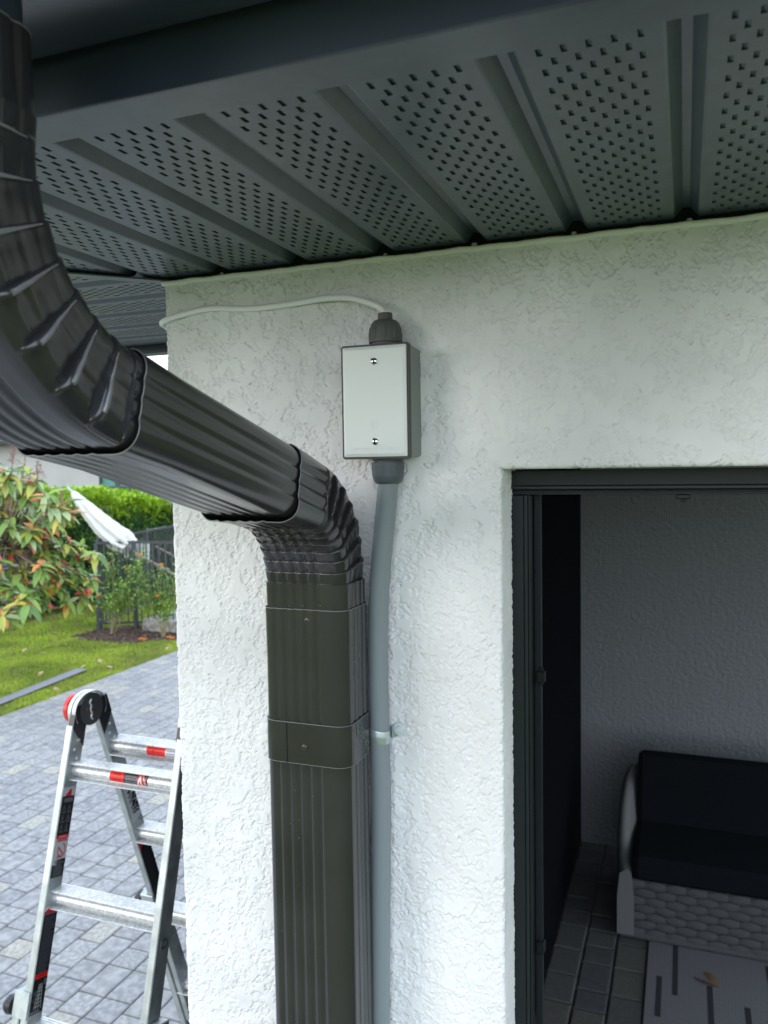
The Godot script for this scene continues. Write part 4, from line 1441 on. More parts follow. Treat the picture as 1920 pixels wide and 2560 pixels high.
func ladder() -> void:
	var P := Vector3(-1.4617, 2.1772, -0.8483)
	var psi := -0.0045
	var u := Vector3(cos(psi), 0, -sin(psi))
	var n := Vector3(sin(psi), 0, cos(psi))
	var w := 0.3144
	var o := thing("step_ladder", "open aluminium folding ladder with red hinge knob standing on the pavers", "ladder", Vector3(P.x + w / 2, 0, P.z))
	var dep := 0.05
	var thick := 0.021
	var g: Geo
	for sec in 2:
		var al: float = 0.2763 if sec == 0 else 0.3274
		var sg: float = 1.0 if sec == 0 else -1.0
		var front: float = 0.0626 if sec == 0 else -0.0118
		var s1: float = 0.1387 if sec == 0 else 0.1226
		var dn := n * (sin(al) * sg) + Vector3.DOWN * cos(al)
		var ev := n * cos(al) + Vector3.UP * (sin(al) * sg)
		var bs := Basis(u, -dn, ev)
		var full := P.y / cos(al)
		var at := func(side: float, s: float, e: float) -> Vector3:   # side: metres right of the left rail's inner face
			return P + u * side + dn * s + ev * e
		# inner rails, then the outer section's rails wrapped round their feet
		for s in [0, 1]:
			var x: float = -thick / 2 if s == 0 else w + thick / 2
			var rail: MeshInstance3D
			g = Geo.new()
			var mid: Vector3 = at.call(x, (0.045 + 1.20) / 2, front - dep / 2)
			g.box(Transform3D(bs, mid), Vector3(thick, 1.20 - 0.045, dep), 0.0022)
			rail = put(g, "rail", mt.alu_rail, o)
			# outer rail
			g = Geo.new()
			var xo: float = -thick - 0.0125 if s == 0 else w + thick + 0.0125
			var o0 := 0.668
			g.box(Transform3D(bs, at.call(xo, (o0 + full - 0.05) / 2, front - dep / 2)), Vector3(0.022, full - 0.05 - o0, dep + 0.008), 0.0022)
			g.box(Transform3D(bs, at.call(xo + (0.012 if s == 0 else -0.012), o0 + 0.03, front + 0.0035)), Vector3(0.045, 0.06, 0.0055), 0.0012)
			put(g, "outer_rail", mt.alu_rail, o)
			g = Geo.new()
			g.box(Transform3D(bs, at.call(xo, full - 0.028, front - dep / 2)), Vector3(0.03, 0.05, dep + 0.016), 0.004)
			put(g, "rubber_foot", mt.black_plastic, o)
			# locking knob of the outer rail
			g = Geo.new()
			var kt := Transform3D(Basis(-dn, -u if s == 0 else u, ev), at.call(xo + (-0.011 if s == 0 else 0.011), o0 + 0.045, front - 0.02))
			g.lathe(kt, [Vector2(0.010, 0.0), Vector2(0.011, 0.014), Vector2(0.021, 0.016), Vector2(0.023, 0.028), Vector2(0.019, 0.036), Vector2(0.012, 0.034), Vector2(0.010, 0.028), Vector2(0.0001, 0.028)], 22)
			put(g, "lock_knob", mt.black_plastic, o)
			# rivets beside the hinge
			for m in [[0.082, -0.030], [0.105, -0.020], [0.128, -0.034]]:
				g = Geo.new()
				var fx: float = 0.0 if s == 0 else w
				var rt := Transform3D(Basis(dn, u if s == 0 else -u, ev), at.call(fx, m[0], front + m[1]))
				g.lathe(rt, [Vector2(0.0048, -0.0005), Vector2(0.0044, 0.0012), Vector2(0.003, 0.0022), Vector2(0.0001, 0.0025)], 12, true)
				put(g, "rivet", mt.alu, rail)
		# rungs
		for k in 7:
			var s: float = s1 + 0.3048 * k
			if s > full - 0.15: break
			var outer := s > 0.80
			var xa: float = 0.0 if not outer else -thick
			var xb: float = w if not outer else w + thick
			g = Geo.new()
			var e0: float = front - 0.0134
			var c: Vector3 = at.call((xa + xb) / 2, s, e0)
			var lw := xb - xa + 0.0015
			var rb := Basis(u, Vector3.UP, n).rotated(u, -0.05 * sg)
			g.box(Transform3D(rb, c + rb * Vector3(0, -0.0016, -0.0225)), Vector3(lw, 0.0034, 0.046), 0.0007)
			for j in 6: g.box(Transform3D(rb, c + rb * Vector3(0, 0.0006, -0.005 - 0.007 * j)), Vector3(lw, 0.0014, 0.0028))
			g.box(Transform3D(rb, c + rb * Vector3(0, -0.0405, -0.017)), Vector3(lw, 0.003, 0.046), 0.0007)
			g.box(Transform3D(rb, c + rb * Vector3(0, -0.021, -0.022)), Vector3(lw, 0.038, 0.006), 0.0005)
			g.lathe(Transform3D(Basis(rb.y, rb.x, -rb.z), c + rb * Vector3(-lw / 2, -0.0215, -0.0185)), [Vector2(0.0142, 0.0), Vector2(0.0142, lw)], 26)
			var rg := put(g, "rung", mt.alu, o)
			if k == 0:
				g = Geo.new()
				var long := sec == 0
				var x0: float = 0.118 if long else 0.11
				var x1: float = 0.232 if long else 0.24
				if sec == 1: x0 = 0.115
				var hc: Vector3 = c + rb * Vector3(0, -0.0215, -0.0185)
				var N := 9
				var base := g.v.size()
				for j in N + 1:
					var a := lerpf(-0.95, 1.15, float(j) / N)
					var nn := rb * Vector3(0, sin(a), cos(a))
					for e in 2:
						var xx: float = (x0 if e == 0 else x1) - w / 2
						g.vert(hc + rb.x * xx + nn * 0.01445, nn, Vector2(e, 1.0 - float(j) / N))
				for j in N:
					var a := base + 2 * j
					g.i.append_array([a, a + 2, a + 1, a + 1, a + 2, a + 3])
				put(g, "sticker", sticker(rung_image(long)), rg)
		# stickers on the left rail's inner face
		var sheets := [[0, 0.196, 0.412, 0.0], [1, 0.478, 0.722, 0.0]] if sec == 0 else [[2, 0.18, 0.402, 0.0], [3, 0.475, 0.69, 0.0]]
		for sh in sheets:
			g = Geo.new()
			var a: float = sh[1]
			var e: float = sh[2]
			g.quad(at.call(0.0008, e, front - 0.003), at.call(0.0008, e, front - dep + 0.003), at.call(0.0008, a, front - dep + 0.003), at.call(0.0008, a, front - 0.003), u)
			put(g, "sticker", sticker(sticker_image(sh[0])), o)
		# hole plug through the right rail
		if sec == 0:
			g = Geo.new()
			var pt := Transform3D(Basis(dn, u, ev), at.call(w + thick, 0.505, front - 0.026))
			g.lathe(pt, [Vector2(0.0125, -0.001), Vector2(0.0115, 0.0014), Vector2(0.0085, 0.0016), Vector2(0.0080, -0.006), Vector2(0.0001, -0.006)], 20)
			put(g, "rung_end", mt.hinge_grey, o)
		# hinge arms
		for s in [0, 1]:
			g = Geo.new()
			var x: float = -0.0105 if s == 0 else w + 0.0105
			var f := front - 0.0012
			var bk := front - dep + 0.0012
			var poly := PackedVector2Array([Vector2(f, 0.002), Vector2(f, -0.052), Vector2(bk, -0.098), Vector2(bk, 0.018)]) if sec == 0 else PackedVector2Array([Vector2(f, 0.008), Vector2(f, -0.095), Vector2(bk, -0.050), Vector2(bk, 0.004)])
			g.prism(poly, Transform3D(Basis(ev, -dn, u), P + u * x), -0.004 if s == 0 else -0.0118, 0.0118 if s == 0 else 0.004)
			put(g, "hinge_arm", mt.black_plastic, o)
	# hinge discs, rims, springs and knobs
	for s in [0, 1]:
		var x: float = -0.0105 if s == 0 else w + 0.0105
		var inn: float = 1.0 if s == 0 else -1.0
		var t := Transform3D(Basis(n, u * inn, Vector3.UP), P + u * x + Vector3(0, -0.002, 0) + n * 0.004)
		g = Geo.new()
		g.lathe(t, [Vector2(0.0001, -0.0124), Vector2(0.042, -0.0124), Vector2(0.042, 0.0130), Vector2(0.0001, 0.0130)], 40)
		var disc := put(g, "hinge_disc", mt.hinge_grey, o)
		# bright rims over the crown of the hinge
		for e in [[-0.0128, -0.0030], [0.0008, 0.0118]]:
			g = Geo.new()
			var r0 := PackedVector3Array()
			var prof: Array = []
			for k in 25:
				var a := lerpf(-0.42, PI + 0.42, k / 24.0)
				var rad := 0.0445 + 0.013 * pow(absf(cos(a)), 2.0) * (1.0 if cos(a) > 0 else 0.9)
				var dir := Vector3(cos(a), 0, sin(a))
				var ring := PackedVector3Array()
				for q in [[0.0, e[0]], [0.003, e[0]], [0.003, e[1]], [0.0, e[1]]]:
					ring.push_back(t * (dir * (rad + q[0]) + Vector3(0, q[1], 0)))
				prof.push_back(ring)
			g.strip(prof)
			put(g, "rim", mt.alu, disc)
		# spring clip on the inner face
		g = Geo.new()
		var cp: Array = []
		for m in [[0.003, 0.026], [0.009, 0.020], [0.004, 0.010], [0.008, 0.0], [0.003, -0.010], [0.006, -0.020], [0.001, -0.027]]:
			cp.push_back(t * Vector3(m[0], 0.0155, m[1]))
		g.tube(spline(cp, 24), 0.0026, 8)
		put(g, "spring_clip", mt.alu, disc)
		g = Geo.new()
		g.lathe(Transform3D(t.basis, t * Vector3(-0.006, 0.013, -0.003)), [Vector2(0.0065, 0.0), Vector2(0.0060, 0.0035), Vector2(0.0001, 0.0042)], 18)
		g.lathe(Transform3D(t.basis, t * Vector3(0.013, 0.013, 0.001)), [Vector2(0.0085, 0.0), Vector2(0.0080, 0.002), Vector2(0.0001, 0.0022)], 18)
		put(g, "hinge_pin", M(L(0.16, 0.1, 0.06), 0.5, 0.6), disc)
		# knob on the outside
		g = Geo.new()
		var kt := Transform3D(Basis(n, -u * inn, Vector3.UP), P + u * (x - 0.0125 * inn) + Vector3(0, 0.0, 0) + n * 0.016)
		g.lathe(kt, [Vector2(0.012, 0.0), Vector2(0.012, 0.010), Vector2(0.034, 0.012), Vector2(0.037, 0.016), Vector2(0.037, 0.026), Vector2(0.031, 0.031), Vector2(0.0001, 0.032)], 30)
		put(g, "knob", mt.red_plastic, o)

# ---------------------------------------------------------------- plants
func big_leaf(ln: float, wd: float, sd: int) -> ArrayMesh:
	var q := RandomNumberGenerator.new()
	q.seed = sd
	var g := Geo.new()
	var rings: Array = []
	var droop := q.randf_range(0.15, 0.5)
	var fold := q.randf_range(0.2, 0.6)
	for k in 7:
		var u := k / 6.0
		var w := wd / 2 * (0.06 + pow(sin(PI * pow(u, 0.85)), 0.8)) * (1.0 if k < 6 else 0.3)
		var z := ln * u
		var y := -droop * ln * u * u
		var ring := PackedVector3Array()
		for s in [-1.0, -0.5, 0.0, 0.5, 1.0]:
			ring.push_back(Vector3(s * w, y + absf(s) * w * fold + q.randf_range(-1, 1) * 0.03 * w, z))
		rings.push_back(ring)
	g.strip(rings, false, false, Vector3.UP)
	return g.mesh()

func garden() -> void:
	hedge()
	shrub()
	fence()
	bedding()
	umbrella()
	# grey strip of metal left lying on the grass
	var o := thing("metal_strip", "long grey metal trim strip lying on the grass along the pavers", "metal strip", Vector3(-7.8, 0, -7.2))
	var g := Geo.new()
	var e0 := Vector3(-7.925, 0.01, -8.05)
	var e1 := Vector3(-7.665, 0.01, -5.4)
	var dr := (e1 - e0).normalized()
	var sd := dr.cross(Vector3.UP)
	var rings: Array = []
	for e in [e0, e1]:
		var ring := PackedVector3Array()
		for m in [[-0.085, 0.0], [-0.083, 0.022], [-0.03, 0.026], [0.0, 0.018], [0.03, 0.026], [0.083, 0.022], [0.085, 0.0]]:
			ring.push_back(e + sd * m[0] + Vector3.UP * m[1])
		rings.push_back(ring)
	g.strip(rings)
	g.cap(rings[0], -dr)
	g.cap(rings[1], dr)
	put(g, "strip", M(L(0.17, 0.17, 0.19), 0.5), o)
	# fallen leaves
	var spots := [[-9.7, -8.87], [-9.27, -8.69], [-9.28, -9.28], [-8.09, -8.62], [-7.8, -9.0], [-8.01, -8.27], [-7.7, -8.3], [-7.7, -7.63], [-8.38, -7.81], [-9.17, -9.78], [-8.3, -9.2], [-7.62, -7.2], [-8.7, -9.45], [-7.55, -9.6], [-10.3, -10.0]]
	for k in spots.size():
		var mat: Material = mt.dead_leaf if k % 5 in [2, 4] else mt.dead_leaf_pale
		var lf := place(big_leaf(0.12 + 0.015 * (k % 3), 0.06, 60 + k % 4), "fallen_leaf", mat, self, Transform3D(Basis(Vector3.UP, k * 2.4) * Basis(Vector3.RIGHT, 0.15), Vector3(spots[k][0], 0.022, spots[k][1])))
		tag(lf, "dry fallen leaf lying on the green lawn", "leaf", "dry leaves fallen on the lawn")

func hedge() -> void:
	var o := thing("clipped_hedge", "dense hedge with bright yellow-green tops behind the black fence", "hedge", Vector3(-12.2, 0, -12.0))
	var lm := foliage(Color.WHITE, 0.35, 0.3)
	lm.vertex_color_use_as_albedo = true
	var leaf := Geo.new()
	var l := 0.085
	var w := 0.022
	for s in [-1.0, 1.0]:
		leaf.tri(Vector3(0, 0, 0), Vector3(s * w, 0.007, l * 0.45), Vector3(0, 0, l * 0.5), Vector3.UP)
		leaf.tri(Vector3(0, 0, l * 0.5), Vector3(s * w, 0.007, l * 0.45), Vector3(0, -0.012, l), Vector3.UP)
	var ts: Array = []
	var cs: Array = []
	var lump := fnoise(31, 1.1, 2)
	var lump2 := fnoise(32, 0.35, 2)
	var tries := 0
	while ts.size() < 46000 and tries < 400000:
		tries += 1
		var z := R.randf_range(-17.5, -7.5)
		var top := 2.18 + 0.22 * lump.get_noise_2d(z, 2.0) + 0.16 * sst(-13.0, -11.0, z) * sst(-9.8, -11.0, z) * 1.6
		var y := 0.12 + (top - 0.12) * pow(R.randf(), 0.8)
		var x0 := -11.55 + 0.12 * lump.get_noise_2d(z, y * 1.3) - 0.25 * pow(y / top, 3.0) + (0.0 if z < -11 else 0.0)
		var depth := pow(R.randf(), 2.2) * 0.55
		if R.randf() < 0.35:         # the crown
			y = top + 0.10 * lump2.get_noise_2d(z * 1.5, R.randf() * 3.0) + R.randf_range(-0.10, 0.08)
			depth = R.randf() * 0.9
		var x := x0 - depth + 0.10 * lump2.get_noise_2d(z, y)
		if lump2.get_noise_3d(x, y, z) < -0.22 and R.randf() < 0.75: continue
		var p := Vector3(x, y, z)
		var out := Vector3(1.0, lerpf(-0.1, 1.6, pow(y / top, 3.0)), R.randf_range(-0.6, 0.6)).normalized()
		var bs := Basis.looking_at(-(out + Vector3(R.randfn(0, 0.45), R.randfn(0, 0.45), R.randfn(0, 0.45))).normalized(), Vector3(R.randf() - 0.5, 1, R.randf() - 0.5).normalized())
		ts.push_back(Transform3D(bs.scaled(Vector3.ONE * R.randf_range(0.75, 1.3)), p))
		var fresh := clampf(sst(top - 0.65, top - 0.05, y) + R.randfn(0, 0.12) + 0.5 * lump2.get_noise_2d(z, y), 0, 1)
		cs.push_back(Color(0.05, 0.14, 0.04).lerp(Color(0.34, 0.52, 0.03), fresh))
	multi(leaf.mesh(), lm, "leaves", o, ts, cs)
	var g := Geo.new()
	g.bx(Vector3(-12.6, 0, -17.6), Vector3(-12.0, 1.9, -7.4))
	put(g, "inner_twigs", M(L(0.012, 0.02, 0.01), 0.95), o)
	g = Geo.new()
	g.bx(Vector3(-12.6, -0.03, -17.6), Vector3(-11.25, -0.012, -7.4))
	put(g, "mulch_strip", mt.mulch, self).set_meta("kind", "structure")

func shrub() -> void:
	var o := thing("flowering_shrub", "tall shrub with green and red leaves and dry flower heads left of the fence", "shrub", Vector3(-8.3, 0, -6.6))
	var tips := [Vector3(-7.08, 2.87, -6.14), Vector3(-7.21, 2.9, -6.46), Vector3(-6.99, 2.73, -6.42), Vector3(-7.4, 2.64, -6.35), Vector3(-7.25, 2.54, -6.53), Vector3(-6.73, 2.56, -6.25), Vector3(-6.58, 2.43, -6.32), Vector3(-7.03, 2.39, -7.03), Vector3(-7.13, 2.26, -6.13), Vector3(-6.96, 2.14, -6.27), Vector3(-7.33, 2.03, -6.97), Vector3(-6.83, 1.99, -6.71), Vector3(-6.97, 1.88, -7.08), Vector3(-6.62, 1.81, -6.9), Vector3(-7.03, 1.76, -6.76), Vector3(-6.85, 1.76, -6.26), Vector3(-7.31, 1.65, -6.48), Vector3(-7.01, 1.63, -7.08), Vector3(-6.66, 1.54, -6.93), Vector3(-7.07, 1.51, -6.86), Vector3(-7.18, 1.45, -6.65), Vector3(-6.9, 1.46, -6.09), Vector3(-7.05, 1.22, -6.9), Vector3(-7.4, 1.59, -6.33), Vector3(-7.24, 1.81, -6.07), Vector3(-7.05, 1.22, -5.88), Vector3(-7.55, 1.22, -6.57), Vector3(-6.96, 2.23, -6.59), Vector3(-7.53, 2.48, -6.38), Vector3(-7.55, 1.89, -6.58), Vector3(-6.83, 1.37, -7.03), Vector3(-7.33, 1.87, -6.86)]
	# some more behind, so that the crown is deep
	for k in 26:
		var b: Vector3 = tips[R.randi() % 32]
		tips.push_back(b + Vector3(-0.42, R.randf_range(-0.15, 0.1), -0.15) * R.randf_range(0.5, 1.6))
	for k in 22:
		tips.push_back(tips[(k * 7) % 32] + Vector3(R.randf_range(-0.12, 0.10), R.randf_range(-0.16, 0.05), R.randf_range(-0.12, 0.12)))
	var base := Vector3(-8.9, 0.0, -7.4)
	var g := Geo.new()
	g.tube(spline([base, base + Vector3(0.15, 0.5, 0.1), base + Vector3(0.4, 1.0, 0.25), base + Vector3(0.7, 1.5, 0.4)], 12), 0.035, 8)
	g.tube(spline([base + Vector3(-0.08, 0, 0.1), base + Vector3(0.3, 0.7, 0.35), base + Vector3(0.75, 1.05, 0.6)], 12), 0.028, 8)
	put(g, "trunk", mt.bark, o)
	var hubs := [base + Vector3(0.7, 1.5, 0.4), base + Vector3(0.75, 1.05, 0.6), base + Vector3(0.5, 1.15, 0.3), base + Vector3(0.9, 1.9, 0.5)]
	for k in tips.size():
		var t: Vector3 = tips[k]
		var hub: Vector3 = hubs[0]
		for h in hubs:
			if h.distance_to(t) < hub.distance_to(t): hub = h
		g = Geo.new()
		var mid := hub.lerp(t, 0.55) + Vector3(R.randf_range(-0.1, 0.1), R.randf_range(-0.12, 0.02), R.randf_range(-0.1, 0.1))
		g.tube(spline([hub, mid, t + Vector3(0, -0.05, 0), t], 8), [0.016, 0.015, 0.014, 0.012, 0.011, 0.010, 0.009, 0.008, 0.006], 6)
		put(g, "branch", mt.bark, o)
	var ms := [big_leaf(0.21, 0.078, 41), big_leaf(0.17, 0.066, 42), big_leaf(0.225, 0.075, 43), big_leaf(0.13, 0.056, 44)]
	var mats := [foliage(L(0.15, 0.26, 0.05)), foliage(L(0.22, 0.33, 0.06)), foliage(L(0.38, 0.40, 0.07)), foliage(L(0.33, 0.42, 0.20)), foliage(L(0.48, 0.38, 0.06)), foliage(L(0.66, 0.24, 0.08)), foliage(L(0.62, 0.08, 0.06)), foliage(L(0.09, 0.17, 0.04))]
	var leaves: Array = []
	for k in tips.size():
		var tip: Vector3 = tips[k]
		var axis := (tip - Vector3(-8.3, 1.2, -6.9)).normalized() * 0.8 + Vector3(R.randfn(0, 0.3), 0.55, R.randfn(0, 0.3))
		axis = axis.normalized()
		var side := axis.cross(Vector3(0.3, 0.2, 1)).normalized()
		var cnt := 11 + R.randi() % 7
		for j in cnt:
			var a := j * 2.4 + R.randf() * 0.5
			var open := R.randf_range(0.7, 1.75)
			var d := (side.rotated(axis, a) * sin(open) + axis * cos(open)).normalized()
			d = (d + Vector3(0, -0.30, 0)).normalized()
			var up := (axis - d * axis.dot(d)).normalized()
			if absf(d.dot(Vector3.UP)) < 0.9: up = (up * 0.6 + Vector3.UP).normalized()
			var rt := up.cross(d).normalized()
			up = d.cross(rt).normalized()
			var p := tip - axis * (R.randf() * 0.16)
			var r := R.randf()
			var young := R.randf() < 0.07
			var mi: int = 0 if r < 0.20 else 1 if r < 0.45 else 2 if r < 0.60 else 3 if r < 0.74 else 4 if r < 0.84 else 5 if r < 0.90 else 6 if r < 0.94 else 7
			if k >= 32 and k < 58: mi = [0, 1, 7, 7, 3, 0][R.randi() % 6]
			leaves.push_back([p.distance_to(CAM), Transform3D(Basis(rt, up, d).scaled(Vector3.ONE * R.randf_range(0.6, 1.2)), p), R.randi() % 4, mi])
	leaves.sort_custom(func(a, b): return a[0] < b[0])
	var rest := Geo.new()
	var mts: Array = []
	var cols: Array = []
	for k in leaves.size():
		var e: Array = leaves[k]
		if k < 300: place(ms[e[2]], "leaf", mats[e[3]], o, e[1])
		else:
			mts.push_back(e[1])
			cols.push_back((mats[e[3]] as StandardMaterial3D).albedo_color.srgb_to_linear())
	var fm := foliage(Color.WHITE)
	fm.vertex_color_use_as_albedo = true
	if mts.size(): multi(ms[1], fm, "inner_leaves", o, mts, cols)
	# dry brownish-pink flower heads
	var bead := M(L(0.24, 0.13, 0.11), 0.9)
	for h in [[0, 0.02, 0.30], [1, 0.10, 0.42], [2, -0.05, 0.26], [6, 0.0, 0.16], [16, 0.0, 0.22], [4, 0.0, 0.2], [8, 0.1, 0.2], [29, 0.0, 0.18]]:
		var c: Vector3 = tips[h[0]]
		g = Geo.new()
		var hh: float = h[2]
		for j in int(90 * hh / 0.25):
			var v := R.randf()
			var rad := 0.09 * (1.0 - 0.75 * v) * sqrt(R.randf())
			var a := R.randf() * TAU
			var p := c + Vector3(rad * cos(a) + 0.02, h[1] + hh * v, rad * sin(a))
			var s := R.randf_range(0.006, 0.011)
			g.box(Transform3D(Basis.from_euler(Vector3(R.randf() * 3, R.randf() * 3, 0)), p), Vector3(s, s * 1.4, s), s * 0.3)
		for j in 6:
			var a := R.randf() * TAU
			g.tube([c, c + Vector3(0.02 + 0.03 * cos(a), h[1] + hh * R.randf_range(0.5, 1.0), 0.03 * sin(a))], 0.003, 4)
		put(g, "flower_head", bead, o)
	var mauve := M(L(0.55, 0.30, 0.62), 0.8)
	for p in [Vector3(-7.43, 1.72, -6.30), Vector3(-7.28, 1.72, -6.32), Vector3(-7.36, 1.69, -6.25)]:
		g = Geo.new()
		for j in 6:
			var a := TAU * j / 6.0
			g.lathe(Transform3D(Basis().scaled(Vector3(1, 0.5, 1)), p + Vector3(cos(a) * 0.022, 0.004 * (j % 2), sin(a) * 0.022)), [Vector2(0.0001, 0.016), Vector2(0.018, 0.0), Vector2(0.0001, -0.016)], 8, true)
		put(g, "mauve_flower", mauve, o)
	# ring of mulch at its foot
	g = Geo.new()
	var ring := PackedVector3Array()
	for k in 20: ring.push_back(Vector3(base.x + 0.42 * cos(TAU * k / 20.0) * R.randf_range(0.85, 1.1), -0.012, base.z + 0.42 * sin(TAU * k / 20.0) * R.randf_range(0.85, 1.1)))
	g.cap(ring, Vector3.UP)
	put(g, "mulch_ring", mt.mulch, self).set_meta("kind", "structure")

func run_of_fence(o: Node3D, a: Vector3, b: Vector3, h: float, post_every: float, gap := 0.118) -> void:
	var d := (b - a).normalized()
	var ln := a.distance_to(b)
	var bs := Basis(d, Vector3.UP, d.cross(Vector3.UP))
	var fm: Material = mt.fence
	for y in [h, h - 0.16 if gap < 0.0 else h - 0.0, 0.14]:
		if y == h - 0.0 and y != h: continue
		var g := Geo.new()
		g.box(Transform3D(bs, (a + b) / 2 + Vector3.UP * y), Vector3(ln, 0.045 if y == h else 0.035, 0.045 if y == h else 0.032), 0.004)
		put(g, "rail", mt.fence_top if y == h else fm, o)
	var pm := BoxMesh.new()
	pm.size = Vector3(0.019, h - 0.16, 0.019)
	var n := int(ln / absf(gap))
	for k in range(1, n):
		place(pm, "picket", fm, o, Transform3D(bs, a + d * (k * ln / n) + Vector3.UP * (0.14 + (h - 0.16) / 2)))
	var np := maxi(1, roundi(ln / post_every))
	for k in np + 1:
		var g := Geo.new()
		var p := a + d * (ln * k / np)
		g.box(Transform3D(bs, p + Vector3.UP * (h / 2 - 0.03)), Vector3(0.062, h + 0.06 - 0.03, 0.062), 0.004)
		put(g, "post", fm, o)

func fence() -> void:
	mt.fence_top = M(L(0.13, 0.13, 0.145), 0.5)
	var A := Vector3(-9.58, 0, -10.38)
	var B := Vector3(-9.02, 0, -10.68)
	var o := thing("metal_fence", "black metal picket fence along the planting bed, nearer of the two runs", "fence", Vector3(-8.5, 0, -10.7))
	run_of_fence(o, A, B, 1.55, 0.7)
	run_of_fence(o, B, Vector3(-6.6, 0, -10.95), 1.55, 1.2)
	o = thing("metal_fence", "black metal picket fence running back along the hedge, farther of the two runs", "fence", Vector3(-10, 0, -12.5))
	run_of_fence(o, A + Vector3(-0.02, 0, -0.06), Vector3(-10.75, 0, -16.0), 1.6, 1.8)
	# slab and handrail behind the fence
	o = thing("concrete_slab", "raised pale concrete slab at the foot of the black fence", "slab", Vector3(-8.2, 0, -11.3))
	var g := Geo.new()
	g.bx(Vector3(-8.86, -0.01, -12.1), Vector3(-6.6, 0.21, -10.62), 0.02)
	put(g, "slab", mt.concrete, o)
	o = thing("stair_handrail", "brown sloping handrail behind the black fence", "handrail", Vector3(-8.6, 0, -11.2))
	g = Geo.new()
	g.tube([Vector3(-9.2, 1.22, -11.15), Vector3(-8.15, 0.66, -11.35)], 0.035, 10)
	put(g, "rail", M(L(0.2, 0.14, 0.12), 0.6), o)
	g = Geo.new()
	g.tube([Vector3(-8.98, 1.42, -11.25), Vector3(-7.9, 0.85, -11.45)], 0.018, 8)
	put(g, "lower_rail", M(L(0.2, 0.14, 0.12), 0.6), o)
	for p in [Vector3(-8.95, 1.09, -11.2), Vector3(-8.3, 0.74, -11.32)]:
		g = Geo.new()
		g.tube([p, Vector3(p.x, 0.0, p.z)], 0.022, 8)
		put(g, "post", mt.frame_lip, o)

